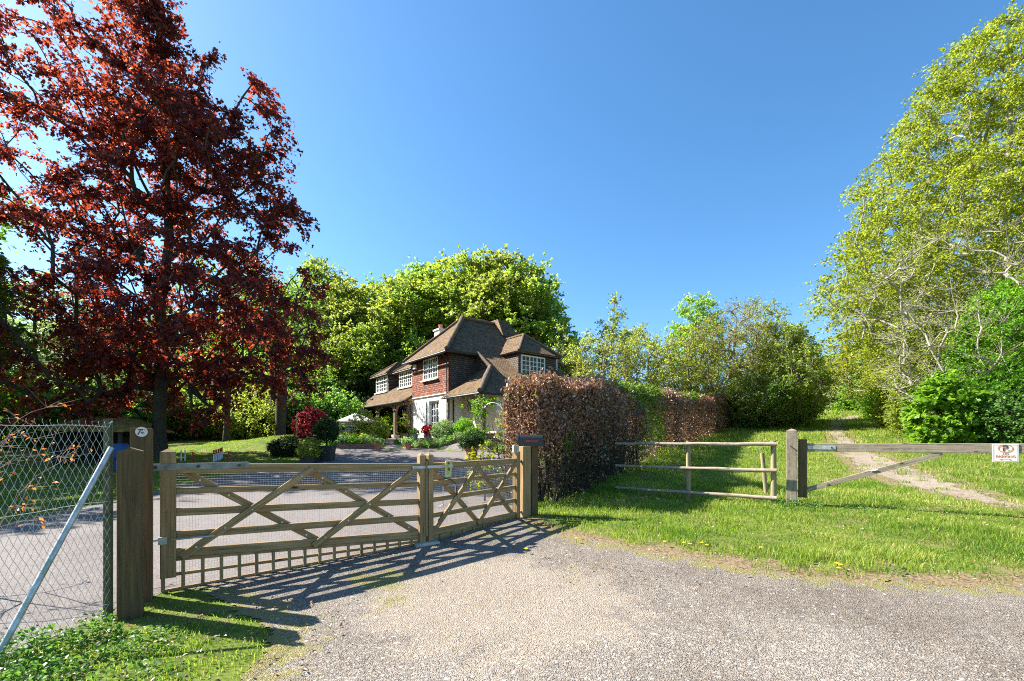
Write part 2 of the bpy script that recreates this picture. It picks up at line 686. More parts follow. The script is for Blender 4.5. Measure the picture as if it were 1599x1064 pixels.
MT['brick'] = tiles('brick', [(.25, .10, .06), (.38, .17, .10), (.45, .22, .14)], (.25, .2, .16), .22, .075)
MT['terra'] = surf('terracotta', (.42, .17, .08), (.58, .26, .14), 6, .8, .2)
MT['planter'] = plain('dark_planter', (.045, .046, .05), .6)
MT['stone'] = surf('stone', (.3, .28, .24), (.5, .47, .41), 6, .9, .2, 0, .6, 30)
MT['blue'] = plain('blue_plastic', (.02, .08, .28), .4)
MT['canvas'] = plain('canvas', (.62, .66, .56), .8, .1)
MT['mossroof'] = surf('mossy_roof', (.16, .105, .06), (.34, .24, .06), 5, .95, .1, 0, .9, 14, c3=(.42, .31, .06), s3=2.2)
MT['hut'] = wood('hut_boards', (.03, .026, .02), (.07, .06, .045), (.05, .045, .035))
MT['bark'] = surf('bark', (.035, .028, .022), (.095, .08, .062), 10, .95, .1, 0, 1.0, 18, stretch=(3, 3, .7), c3=(.07, .085, .04), s3=2)
MT['pale_bark'] = surf('pale_bark', (.22, .19, .15), (.42, .38, .32), 10, .9, .15, 0, .6, 30, stretch=(3, 3, .8))
MT['twig'] = surf('twig', (.16, .12, .09), (.30, .24, .18), 10, .9, .15, 0, .5, 40)
MT['maple'] = leafmat('maple_leaf', (.024, .008, .014), (.062, .013, .018), (.16, .012, .024), (.95, .17, .05), .46, .5, .35, objvar=0)
MT['red_leaf'] = leafmat('crimson_leaf', (.20, .02, .035), (.36, .05, .07), (.5, .03, .05), (.8, .1, .1), .4, objvar=0)
MT['beech'] = leafmat('beech_leaf', (.09, .155, .018), (.20, .285, .04), (.33, .50, .04), (.62, .74, .11), .52, .45, .3)
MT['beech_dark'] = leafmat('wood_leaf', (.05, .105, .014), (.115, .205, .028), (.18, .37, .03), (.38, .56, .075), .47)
MT['yellow_leaf'] = leafmat('yellow_green_leaf', (.10, .14, .010), (.22, .25, .022), (.32, .42, .015), (.60, .66, .04), .5, .45, .3)
MT['bright'] = leafmat('bright_green_leaf', (.08, .20, .012), (.17, .36, .03), (.22, .55, .02), (.48, .78, .06), .48)
MT['olive'] = leafmat('olive_leaf', (.15, .20, .03), (.30, .35, .06), (.40, .52, .05), (.70, .76, .10), .5)
MT['pale_leaf'] = leafmat('pale_leaf', (.22, .28, .10), (.40, .46, .2), (.35, .5, .12), (.55, .62, .25), .4)
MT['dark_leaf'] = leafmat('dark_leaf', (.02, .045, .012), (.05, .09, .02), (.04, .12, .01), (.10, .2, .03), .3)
MT['grey_leaf'] = leafmat('grey_green_leaf', (.17, .29, .09), (.36, .50, .20), (.32, .56, .10), (.55, .74, .25), .42)
MT['brown_leaf'] = leafmat('dead_beech_leaf', (.13, .068, .038), (.33, .19, .115), (.34, .15, .07), (.60, .34, .18), .24, .38, .5, c3=(.72, .56, .45), objvar=0)
MT['orange_leaf'] = leafmat('orange_leaf', (.4, .12, .03), (.55, .22, .06), (.7, .2, .03), (.8, .35, .06), .45, objvar=0)
MT['grass'] = leafmat('grass_blade', (.07, .135, .014), (.25, .32, .035), (.17, .37, .02), (.52, .64, .07), .47, .5, .25, c3=(.46, .42, .16), objvar=0)
MT['weed'] = leafmat('weed_leaf', (.05, .12, .015), (.12, .23, .04), (.10, .3, .02), (.25, .45, .06), .4, objvar=0)
MT['pebble'] = leafmat('pebble', (.13, .115, .10), (.34, .305, .265), (0, 0, 0), (0, 0, 0), 0, .8, .2, c3=(.46, .41, .35), objvar=0)
MT['yellow'] = plain('yellow_petal', (.8, .6, .02), .6)
MT['signyel'] = plain('yellow_sign', (.62, .62, .22), .5)
MT['signwhite'] = plain('sign_board', (.78, .74, .66), .5)
MT['signred'] = plain('sign_red', (.68, .22, .12), .6)
MT['ink'] = plain('ink', (.05, .05, .06), .6)

# ------------------------------------------------------------------ ground, drive, gravel, path
GATE0, GATEM, GATE1 = A(-3.40, 4.4), A(-1.14, 6.0), A(.17, 7.8)
DRIVE = [(-3.62, -2), (-3.55, 3.0), (-3.42, 3.85), (-3.4, 4.35), (-1.1, 5.95), (.22, 7.75), (.35, 10), (.6, 14), (.95, 18.2), (-.2, 20.2), (-1.6, 21.2), (-3.2, 21.7),
         (-4.8, 21.8), (-6.6, 21.6), (-8.1, 21), (-7.6, 19), (-7.9, 16), (-8.6, 13.5), (-8.5, 10), (-8.0, 7), (-8.6, 4), (-9, -2)]
GRAVEL = [(-1.5, -3), (-1.6, 2.8), (-1.62, 3.3), (-2.1, 3.9), (-2.9, 4.35), (-3.17, 4.47), (-1.16, 6.08), (.12, 7.85), (.32, 7.35), (.5, 6.75), (1.0, 6.15), (1.6, 5.75),
          (2.3, 5.25), (3.04, 4.85), (4.2, 4.6), (5.1, 4.5), (8, 4.3), (14, 3.6), (22, 2.6), (22, -3)]


def gpt(px, py):
    lo, hi = 2.0, 90.0
    for Y in np.arange(2.5, 90, .05):
        X = (px - CX) / F * Y
        if HY - (g(X, Y) - CH) / Y * F <= py:
            return (X, Y)
    return ((px - CX) / F * 60, 60)


PC = [(1385, 644, 9), (1335, 650, 12), (1304, 660, 10), (1303, 673, 10), (1318, 690, 17), (1345, 712, 28), (1392, 735, 46), (1450, 757, 44), (1520, 777, 26), (1600, 793, 18), (1760, 815, 20)]
_l, _r = [], []
for px, py, wd in PC:
    x, y = gpt(px, py)
    hw = wd / 2 / F * y * 1.75
    _l.append((x - hw, y + .0))
    _r.append((x + hw, y + .0))
PATH = _l + _r[::-1]
PATHW = [((a[0] - .35, a[1])) for a in _l] + [((a[0] + .5, a[1])) for a in _r[::-1]]


def hst(s, t):
    p = HW + s * HA + t * HB
    return (float(p[0]), float(p[1]))


PATIO = [hst(-4.5, -.2), hst(-4.5, 8.6), hst(14.5, 8.6), hst(14.5, -1.2), hst(9.5, -2.6), hst(6.3, -3.6), (-4.9, 21.95), (-6.3, 21.8), (-6.1, 24), hst(3.5, -1.2), hst(.5, -1.0), hst(-1, -.5)]

def polydist(x, y, poly, closed=True):
    d = np.full(np.shape(x), 1e9)
    n = len(poly)
    for i in range(n if closed else n - 1):
        ax, ay = poly[i]
        bx, by = poly[(i + 1) % n]
        L2 = (bx - ax) ** 2 + (by - ay) ** 2 + 1e-9
        t = np.clip(((x - ax) * (bx - ax) + (y - ay) * (by - ay)) / L2, 0, 1)
        d = np.minimum(d, np.hypot(x - ax - t * (bx - ax), y - ay - t * (by - ay)))
    return d


xs = np.concatenate([-np.geomspace(12, 400, 30)[::-1], np.arange(-11.7, 24, .3), np.geomspace(24, 400, 34)])
ys = np.concatenate([-np.geomspace(3, 120, 8)[::-1], np.arange(-2.7, 30, .3), np.geomspace(30.3, 900, 60)])
XX, YY = np.meshgrid(xs, ys, indexing='ij')
ZZ = G(XX, YY)
nx, ny = XX.shape
idx = np.arange(nx * ny).reshape(nx, ny)
V = np.stack([XX.ravel(), YY.ravel(), ZZ.ravel()], 1)
Fq = np.stack([idx[:-1, :-1], idx[1:, :-1], idx[1:, 1:], idx[:-1, 1:]], -1).reshape(-1, 4)
_gm = np_mesh('ground', V, Fq)
_ed = polydist(XX.ravel(), YY.ravel(), GRAVEL[7:18], False)
_pd = polydist(XX.ravel(), YY.ravel(), PATH[:len(PATH) // 2], False)
_pd = np.minimum(_pd, polydist(XX.ravel(), YY.ravel(), PATH[len(PATH) // 2:], False))
_a = _gm.attributes.new('dirt', 'FLOAT', 'POINT')
_a.data.foreach_set('value', np.maximum(.62 * (1 - sstep(.1, .9, _ed)), .6 * (1 - sstep(.1, .8, _pd))).astype(np.float32))
o = link_mesh('ground', _gm, MT['ground'], smooth=True)
tag(o, kind='structure')


def sheet(name, poly, mat, off, res, jag, moss=None, zone=None, crown=0):
    P = np.array(poly)
    x0, y0 = P.min(0) - .5
    x1, y1 = P.max(0) + .5
    gx = np.arange(x0, x1, res)
    gy = np.arange(y0, y1, res)
    X, Y = np.meshgrid(gx, gy, indexing='ij')
    cx_, cy_ = X[:-1, :-1] + res / 2, Y[:-1, :-1] + res / 2
    jx = (fbm(cx_ * 2.3, cy_ * 2.3, 5) - .47) * jag * 2.4 + (fbm(cx_ * 9, cy_ * 9, 8) - .47) * jag
    jy = (fbm(cx_ * 2.3, cy_ * 2.3, 25) - .47) * jag * 2.4 + (fbm(cx_ * 9, cy_ * 9, 28) - .47) * jag
    keep = inpoly(cx_ + jx, cy_ + jy, poly)
    ii = np.arange(X.size).reshape(X.shape)
    Fq = np.stack([ii[:-1, :-1], ii[1:, :-1], ii[1:, 1:], ii[:-1, 1:]], -1)[keep]
    used, inv = np.unique(Fq, return_inverse=True)
    xx, yy = X.ravel()[used], Y.ravel()[used]
    zz = G(xx, yy) + off
    me = np_mesh(name, np.stack([xx, yy, zz], 1), inv.reshape(Fq.shape))
    for nm, fn in (('moss', moss), ('zone', zone)):
        if fn is not None:
            a = me.attributes.new(nm, 'FLOAT', 'POINT')
            a.data.foreach_set('value', fn(xx, yy).astype(np.float32))
    o = link_mesh(name, me, mat, smooth=True)
    return tag(o, kind='structure')


EDGE_R = GRAVEL[7:18]
EDGE_L = GRAVEL[0:5]


def gmoss(x, y):
    d = np.minimum(polydist(x, y, EDGE_R, False), polydist(x, y, EDGE_L, False))
    m = .50 * (1 - sstep(.0, .8, d))
    for (a, b, r, k) in ((-1.35, 4.75, .55, .5), (-1.1, 4.2, .4, .42), (-.3, 6.45, .45, .45), (.9, 5.1, .9, .3), (-.5, 5.2, .5, .2)):
        m = np.maximum(m, k * np.exp(-((x - a) ** 2 + (y - b) ** 2) / r ** 2) * 1.15)
    return m


def gzone(x, y):
    return .75 * np.exp(-(((x + .1) / 1.6) ** 2 + ((y - 4.2) / 1.5) ** 2)) - .1 * sstep(1, 3, x)


sheet('gravel_lane', GRAVEL, MT['gravel'], .010, .03, .16, gmoss, gzone)
sheet('driveway', DRIVE, MT['drive'], .005, .12, .10, lambda x, y: .45 * (1 - sstep(.0, .5, polydist(x, y, DRIVE))) * (y < 20))
sheet('footpath', PATH, MT['path'], .006, .06, .34)
sheet('patio', PATIO, MT['pave'], .012, .15, .0)

# ------------------------------------------------------------------ the cottage
def H(s, t, z):
    p = HW + s * HA + t * HB
    return A(p[0], p[1], z)


house = thing('cottage', H(0, 0, PAD), 'tile-hung white cottage with steep mossy tiled roofs and small-paned white windows, beyond the driveway', 'house')
HF = PAD - .15


def wallq(m, s0, t0, s1, t1, z0, z1):
    m.face([H(s0, t0, z0), H(s1, t1, z0), H(s1, t1, z1), H(s0, t0, z1)])


def hbox(m, s0, s1, t0, t1, z0, z1):
    p = [H(s0, t0, 0)[:2], H(s1, t0, 0)[:2], H(s1, t1, 0)[:2], H(s0, t1, 0)[:2]]
    m.prism([tuple(q) for q in p], z0, z1)


def pierced(m, org, du, L, z0, z1, holes, depth=.12):
    """vertical wall from org along du (unit xy) with rectangular holes (u0,u1,z0,z1) and reveals"""
    us = sorted({0, L, *[h[0] for h in holes], *[h[1] for h in holes]})
    zs = sorted({z0, z1, *[h[2] for h in holes], *[h[3] for h in holes]})
    nrm = A(du[1], -du[0], 0)
    P = lambda u, z: A(org[0] + du[0] * u, org[1] + du[1] * u, z)
    for a, b in zip(us[:-1], us[1:]):
        for c, d in zip(zs[:-1], zs[1:]):
            if any(h[0] <= (a + b) / 2 <= h[1] and h[2] <= (c + d) / 2 <= h[3] for h in holes):
                continue
            m.face([P(a, c), P(b, c), P(b, d), P(a, d)])
    for h in holes:
        q = [P(h[0], h[2]), P(h[1], h[2]), P(h[1], h[3]), P(h[0], h[3])]
        for i in range(4):
            j = (i + 1) % 4
            m.face([q[i], q[j], q[j] - nrm * depth, q[i] - nrm * depth][::-1])


def window(org, du, u0, u1, z0, z1, lights, rows, name='window', inset=.06, sill=True, door=False, parent=None, bar=.035):
    """white glazed frame with glazing bars; du points right as seen from outside"""
    parent = parent or house
    nrm = A(du[1], -du[0], 0)
    P = lambda u, z, k=0: A(org[0] + du[0] * u, org[1] + du[1] * u, z) - nrm * (inset - k)
    m = MB()
    fw = .075

    def bar_(ua, za, ub, zb, wdt, dep, k=0):
        p, q = P(ua, za, k), P(ub, zb, k)
        if ua == ub:
            m.beam(p, q, wdt, dep, up=nrm)
        else:
            m.beam(p, q, dep, wdt, up=(0, 0, 1))
    bar_(u0 + fw / 2, z0, u0 + fw / 2, z1, fw, .07)
    bar_(u1 - fw / 2, z0, u1 - fw / 2, z1, fw, .07)
    bar_(u0 + fw, z0 + fw / 2, u1 - fw, z0 + fw / 2, fw * (2.6 if door else 1), .068)
    bar_(u0 + fw, z1 - fw / 2, u1 - fw, z1 - fw / 2, fw, .068)
    iw = (u1 - u0 - 2 * fw) / lights
    for i in range(1, lights):
        u = u0 + fw + iw * i
        bar_(u, z0 + fw, u, z1 - fw, fw * .9, .066)
    for i in range(lights):
        ua = u0 + fw + iw * i
        nb = 2 if lights > 1 or (u1 - u0) < .9 else 3
        for k in range(1, nb):
            u = ua + iw * k / nb
            bar_(u, z0 + fw, u, z1 - fw, bar, .04)
    for k in range(1, rows):
        z = z0 + fw + (z1 - z0 - 2 * fw) * k / rows
        bar_(u0 + fw, z, u1 - fw, z, bar, .038)
    if sill:
        m.beam(P(u0 - .06, z0 - .05, .09), P(u1 + .06, z0 - .05, .09), .16, .07)
    fr = m.build(name, MT['white'], parent)
    g_ = MB()
    g_.face([P(u0 + .03, z0 + .03, -.012), P(u1 - .03, z0 + .03, -.012), P(u1 - .03, z1 - .03, -.012), P(u0 + .03, z1 - .03, -.012)])
    g_.build('pane', MT['glass'], fr)
    return fr


# --- walls
# front wing face: t=0, from s=4.6 (left) to s=0 (right); du = -HA points right seen from outside
org = H(4.6, 0, 0)
du = -HA
m = MB()
pierced(m, org, du, 4.6, HF, 4.2, [(4.6 - 2.45, 4.6 - 1.15, PAD + .05, 3.87), (4.6 - 3.6, 4.6 - 2.62, PAD + .05, 3.87)], .3)
wallq(m, 0, 0, 0, 6.4, HF, 4.2)
wallq(m, 4.6, 8, 4.6, 0, HF, 4.2)
m.build('white_wall', MT['render'], house)
m = MB()
pierced(m, org - np.append(HB, 0) * .04, du, 4.62, 4.2, 6.5, [(4.6 - 3.12, 4.6 - 1.26, 5.17, 6.44)], .12)
m.build('tile_hung_front', MT['hung'], house)
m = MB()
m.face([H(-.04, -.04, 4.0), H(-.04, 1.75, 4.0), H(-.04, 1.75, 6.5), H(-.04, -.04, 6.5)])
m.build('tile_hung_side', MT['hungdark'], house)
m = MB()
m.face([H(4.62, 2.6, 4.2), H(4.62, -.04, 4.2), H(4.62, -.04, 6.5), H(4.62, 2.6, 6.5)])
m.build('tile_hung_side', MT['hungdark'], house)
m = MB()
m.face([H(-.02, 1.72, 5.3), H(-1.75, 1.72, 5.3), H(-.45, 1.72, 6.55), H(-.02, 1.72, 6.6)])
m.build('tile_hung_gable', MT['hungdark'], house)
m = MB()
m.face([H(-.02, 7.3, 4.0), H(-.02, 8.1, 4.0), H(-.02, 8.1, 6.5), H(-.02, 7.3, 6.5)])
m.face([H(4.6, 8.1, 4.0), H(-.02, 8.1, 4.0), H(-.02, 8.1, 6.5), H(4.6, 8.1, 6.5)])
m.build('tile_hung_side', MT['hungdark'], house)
# band board between brick and render
m = MB()
m.beam(H(4.64, -.05, 4.2), H(-.05, -.05, 4.2), .06, .05)
m.build('band_board', MT['render'], house)
# garden room under the catslide roof
m = MB()
org2 = H(0, .8, 0)
pierced(m, org2, -HA, 3.35, HF, 4.3, [], .1)
orgR = H(-3.35, .8, 0)
pierced(m, orgR, HB, 6.6, HF, 4.1, [(.55, 1.25, PAD + .1, 3.55), (2.2, 3.9, 2.5, 3.6)], .14)
m.face([H(-3.35, 7.4, HF), H(0, 7.4, HF), H(0, 7.4, 6.2), H(-3.35, 7.4, 4.2)])
m.build('cream_wall', MT['cream'], house)
window(orgR, HB, .55, 1.25, PAD + .12, 3.55, 1, 5, 'glazed_door', .08, False, True)
window(orgR, HB, 2.2, 3.9, 2.5, 3.6, 3, 3, 'window', .08)
# loggia rear wall (recessed) with its little window, ceiling and far end
m = MB()
pierced(m, H(9.6, 1.9, 0), -HA, 5.0, HF, 4.4, [(1.6, 2.3, 1.95, 3.65)], .12)
m.face([H(9.6, 8, HF), H(9.6, 1.9, HF), H(9.6, 1.9, 4.4), H(9.6, 8, 4.4)])
m.face([H(13.2, 4.6, HF), H(9.6, 4.6, HF), H(9.6, 4.6, 4.4), H(13.2, 4.6, 4.4)])
m.build('loggia_wall', MT['cream'], house)
window(H(9.6, 1.9, 0), -HA, 1.6, 2.3, 1.95, 3.65, 1, 5, 'window', .07, False)
m = MB()
m.slab([H(4.6, -.05, 4.28), H(13.2, -.05, 4.28), H(13.2, 4.5, 4.28), H(4.6, 4.5, 4.28)], .06)
m.build('loggia_ceiling', MT['cream'], house)
# front glazing
window(org, du, 4.6 - 2.45, 4.6 - 1.15, PAD + .07, 3.87, 2, 5, 'french_window', .16, False, True)
window(org - np.append(HB, 0) * .04, du, 4.6 - 3.12, 4.6 - 1.26, 5.17, 6.44, 3, 4, 'window', .03)
# open white door leaves beside the french window and the dark opening behind
m = MB()
hbox(m, 2.52, 2.6, -.02, .28, PAD + .05, 3.87)
m.build('door_jamb', MT['white'], house)
m = MB()
a0, a1 = H(2.66, -.07, PAD + .06), H(3.62, -.07, PAD + .06)
for k, (c0, c1) in enumerate(((0, .46), (.54, 1.0))):
    p0 = a0 + (a1 - a0) * c0
    p1 = a0 + (a1 - a0) * c1
    mid = (p0 + p1) / 2
    z0, z1 = PAD + .06, 3.84
    m.beam(A(mid[0], mid[1], z0), A(mid[0], mid[1], z1), float(np.linalg.norm(p1 - p0)), .05, up=np.append(HB, 0))
    for zc, hh in ((2.3, .8), (3.3, .75)):
        q = mid - np.append(HB, 0) * .035
        m.beam(A(q[0], q[1], zc - hh / 2), A(q[0], q[1], zc + hh / 2), float(np.linalg.norm(p1 - p0)) * .6, .02, up=np.append(HB, 0))
dr = m.build('door', MT['white'], house)
q = H(3.1, -.12, 2.75)
MB().tube([q, q + A(0, 0, .12)], .02, 6).build('handle', MT['iron'], dr)

# --- roofs
e = .45
ZE, ZR = 6.5, 9.22
AP1, AP2 = H(2.3, 2.3, ZR), H(2.3, 5.6, ZR)
KR, KL = H(-e, -e, ZE), H(5.05, -e, ZE)
FR, FL = H(-e, 8.4, ZE), H(5.05, 8.4, ZE)
TH = .13
m = MB()
m.slab([KR, KL, AP1], TH)
m.slab([KR, AP1, AP2, FR], TH)
m.slab([KL, FL, AP2, AP1], TH)
m.slab([FL, FR, AP2], TH)
main_roof = m.build('main_roof', MT['roof'], house)


def rz(s):                                  # height of the lower catslide at s
    return 3.9 + (s + 3.8) * (ZE - 3.9) / (3.8 - e)


m = MB()
m.slab([H(-e, 1.6, ZE + .012), H(-1.7, 1.6, rz(-1.7)), H(-3.8, -.5, 3.9), H(-3.8, 7.6, 3.9), H(-e, 7.6, ZE + .012)], TH)
m.slab([H(-.02, -.5, 3.9), H(-3.8, -.5, 3.9), H(-1.7, 1.6, rz(-1.7)), H(-.02, 1.6, rz(-1.7))], TH)
cat = m.build('catslide_roof', MT['roof'], house)
# left wing roof over the loggia
ZL = 4.08
pz = lambda t: ZL + (t + .5) * .78
m = MB()
m.slab([H(4.66, -.5, ZL), H(13.45, -.5, ZL), H(13.45, 4.0, pz(4.0)), H(4.66, 4.0, pz(4.0))], TH)
m.slab([H(4.66, 4.0, pz(4.0)), H(13.45, 4.0, pz(4.0)), H(13.45, 8.5, ZL), H(4.66, 8.5, ZL)], TH)
loggia_roof = m.build('loggia_roof', MT['roof'], house)
m = MB()
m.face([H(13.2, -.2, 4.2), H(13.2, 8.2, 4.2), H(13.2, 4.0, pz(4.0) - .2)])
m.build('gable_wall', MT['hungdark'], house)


def dormer(face_t, s0, s1, z0, ez, ov, name_parent):
    """dormer on the left wing, looking down -t"""
    d = MB()
    d.face([H(s1, face_t, z0 - .3), H(s0, face_t, z0 - .3), H(s0, face_t, ez), H(s1, face_t, ez)])
    d.face([H(s0, face_t, z0 - .3), H(s0, face_t + 3, z0 - .3), H(s0, face_t + 3, ez), H(s0, face_t, ez)])
    d.face([H(s1, face_t, z0 - .3), H(s1, face_t, ez), H(s1, face_t + 3, ez), H(s1, face_t + 3, z0 - .3)])
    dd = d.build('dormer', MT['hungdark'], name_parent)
    a, b = s0 - ov, s1 + ov
    h = (b - a) / 2
    ap = H((a + b) / 2, face_t - .3 + h, ez + h * .72)
    bk = H((a + b) / 2, face_t + 3.4, ez + h * .72)
    r = MB()
    r.slab([H(a, face_t - .3, ez), H(b, face_t - .3, ez), ap], TH)
    r.slab([H(a, face_t - .3, ez), ap, bk, H(a, face_t + 3.4, ez)], TH)
    r.slab([H(b, face_t - .3, ez), H(b, face_t + 3.4, ez), bk, ap], TH)
    r.build('dormer_roof', MT['roof'], dd)
    rt = MB()
    for c in (a, b):
        rt.tube([H(c, face_t - .3, ez + .03), ap + A(0, 0, .03)], .07, 7)
    rt.tube([ap + A(0, 0, .03), bk + A(0, 0, .03)], .07, 7)
    rt.build('ridge', MT['ridge'], dd, smooth=True)
    return dd


dormer(1.0, 10.75, 13.3, 5.2, 6.62, .28, house)
window(H(13.1, .97, 0), -HA, 0, 2.2, 5.3, 6.52, 3, 4, 'window', -.0)
dormer(1.0, 6.5, 8.9, 5.2, 6.5, .3, house)
window(H(8.75, .97, 0), -HA, 0, 2.1, 5.3, 6.42, 3, 4, 'window', -.0)
# dormer on the catslide, looking down -s
ds, t0d, t1d, ezd = -1.8, 3.5, 6.5, 6.66
d = MB()
d.face([H(ds, t0d, 5.0), H(ds, t1d, 5.0), H(ds, t1d, ezd), H(ds, t0d, ezd)])
d.face([H(ds + 2.5, t0d, 5.0), H(ds, t0d, 5.0), H(ds, t0d, ezd), H(ds + 2.5, t0d, ezd)])
d.face([H(ds, t1d, 5.0), H(ds + 2.5, t1d, 5.0), H(ds + 2.5, t1d, ezd), H(ds, t1d, ezd)])
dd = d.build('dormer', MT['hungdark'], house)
a, b = t0d - .2, t1d + .2
hh = 1.45
tm = 4.85
ap, bk = H(ds - .3 + hh, tm, 8.02), H(2.0, tm, 8.02)
r = MB()
r.slab([H(ds - .3, a, ezd), H(ds - .3, b, ezd), ap], TH)
r.slab([H(ds - .3, a, ezd), ap, bk, H(1.2, a, ezd)], TH)
r.slab([H(ds - .3, b, ezd), H(1.2, b, ezd), bk, ap], TH)
r.build('dormer_roof', MT['roof'], dd)
rt = MB()
for c in (a, b):
    rt.tube([H(ds - .3, c, ezd + .03), ap + A(0, 0, .03)], .075, 7)
rt.tube([ap + A(0, 0, .03), bk + A(0, 0, .03)], .075, 7)
rt.build('ridge', MT['ridge'], dd, smooth=True)
window(H(ds - .03, 3.68, 0), HB, 0, 1.85, 5.3, 6.5, 3, 4, 'window', -.0)
# ridge and hip tiles, lumpy with mortar
rt = MB()


def ridge(p, q, r_=.1):
    n_ = max(2, int(np.linalg.norm(q - p) / .3))
    pts = [p + (q - p) * i / n_ + A(0, 0, .05 + .02 * random.random()) for i in range(n_ + 1)]
    rt.tube(pts, [r_ * (.9 + .25 * random.random()) for _ in pts], 8)


ridge(KR, AP1, .14)
ridge(KL, AP1, .1)
ridge(AP1, AP2, .1)
ridge(FR, AP2, .1)
rt.build('ridge_tiles', MT['ridge'], main_roof, smooth=True)
rt = MB()
ridge(H(-3.8, -.5, 3.9), H(-1.7, 1.6, rz(-1.7)), .15)
ridge(H(-1.7, 1.6, rz(-1.7)), H(-e, 1.6, ZE), .09)
rt.build('ridge_tiles', MT['ridge'], cat, smooth=True)
# gablet on the main ridge
m = MB()
m.slab([H(1.25, 4.7, 8.35), H(1.9, 4.75, 9.5), H(2.7, 4.75, 9.5), H(3.2, 4.7, 8.35)], .1)
m.slab([H(1.25, 4.7, 8.35), H(1.9, 4.75, 9.5), H(1.9, 5.6, 9.5), H(1.25, 6.1, 8.3)], .1)
m.slab([H(3.3, 4.7, 8.35), H(2.7, 4.75, 9.5), H(2.7, 5.6, 9.5), H(3.3, 6.1, 8.3)], .1)
m.slab([H(1.9, 4.75, 9.5), H(2.7, 4.75, 9.5), H(2.7, 5.6, 9.5), H(1.9, 5.6, 9.5)], .1)
m.slab([H(1.25, 6.1, 8.3), H(1.9, 5.6, 9.5), H(2.7, 5.6, 9.5), H(3.3, 6.1, 8.3)], .1)
m.build('gablet', MT['roof'], main_roof)
# chimney
m = MB()
hbox(m, 4.75, 5.45, 2.0, 2.6, 6.0, 8.95)
hbox(m, 4.68, 5.52, 1.93, 2.67, 8.952, 9.05)
ch = m.build('chimney', MT['render'], main_roof)
MB().lathe(H(5.1, 2.3, 9.05), [(.14, 0), (.12, .2), (.15, .34), (.11, .34), (.1, .1)], 12).build('chimney_pot', MT['terra'], main_roof, smooth=True)
# flue
MB().tube([H(-1.0, 7.28, 5.0), H(-1.0, 7.28, 7.3)], .09, 10).tube([H(-1.0, 7.28, 7.3), H(-1.0, 7.28, 7.42)], .13, 10).build('flue', MT['galv'], house, smooth=True)
# gutters, downpipes, fascias
m = MB()
m.tube([KL + A(0, 0, -.1) - np.append(HB, 0) * .05, KR + A(0, 0, -.1) - np.append(HB, 0) * .05], .06, 7)
m.build('gutter', MT['iron'], house, smooth=True)
m = MB()
m.tube([H(-e - .05, -.4, ZE - .1), H(-e - .05, 1.5, ZE - .1)], .055, 7)
m.build('gutter', MT['iron'], house, smooth=True)
m = MB()
m.tube([H(4.9, -.56, ZL - .06), H(13.4, -.56, ZL - .06)], .06, 7)
m.build('gutter', MT['iron'], house, smooth=True)
m = MB()
m.tube([H(-.1, -.56, 3.82), H(-3.8, -.56, 3.82)], .055, 7)
m.build('gutter', MT['iron'], house, smooth=True)
m = MB()
m.tube([H(-3.86, -.45, 3.82), H(-3.86, 7.5, 3.82)], .055, 7)
m.build('gutter', MT['iron'], house, smooth=True)
m = MB()
m.tube([H(10.2, .65, 6.5), H(13.6, .65, 6.5)], .045, 6)
m.build('gutter', MT['iron'], house, smooth=True)
m = MB()
m.tube([H(6.2, .65, 6.38), H(9.2, .65, 6.38)], .045, 6)
m.build('gutter', MT['iron'], house, smooth=True)
m = MB()
m.tube([H(.15, -.42, 6.38), H(.1, -.12, 6.1), H(.1, -.1, PAD)], .035, 7)
m.build('downpipe', MT['iron'], house, smooth=True)
m = MB()
m.tube([H(-.1, .2, 3.8), H(-.1, .2, PAD)], .04, 7)
m.build('downpipe', MT['iron'], house, smooth=True)
m = MB()
m.tube([H(4.75, -.5, 4.0), H(4.7, -.12, 3.75), H(4.7, -.1, PAD)], .035, 7)
m.build('downpipe', MT['iron'], house, smooth=True)
# oak posts and curved braces
for (s, t) in ((7.0, -.12), (10.1, -.12), (13.1, -.12), (13.1, 4.3)):
    m = MB()
    hbox(m, s - .1, s + .1, t - .1, t + .1, PAD + .25, 4.0)
    po = m.build('oak_post', MT['oak'], house, bevel=.01)
    m = MB()
    hbox(m, s - .22, s + .22, t - .22, t + .22, PAD - .1, PAD + .28)
    m.build('plinth', MT['stone'], po, bevel=.03)
    if t < 0:
        m = MB()
        for sg in (-1, 1):
            if s > 13 and sg > 0:
                continue
            pts = [H(s + sg * (.06 + .8 * (1 - math.cos(u))), t, 3.2 + .78 * math.sin(u)) for u in np.linspace(0, math.pi / 2, 7)]
            for p, q in zip(pts[:-1], pts[1:]):
                m.beam(p, q, .13, .15)
        m.build('brace', MT['oak'], po)
m = MB()
m.beam(H(4.65, -.12, 4.03), H(13.3, -.12, 4.03), .16, .12)
m.beam(H(13.2, -.1, 4.02), H(13.2, 8.0, 4.02), .16, .12)
m.build('wall_plate', MT['oak'], house)
m = MB()
hbox(m, -3.75, -3.6, -.3, -.15, PAD, 3.85)
m.build('oak_post', MT['oak'], house)
m = MB()
hbox(m, -.32, -.2, -.3, -.18, PAD, 3.85)
m.build('oak_post', MT['oak'], house)
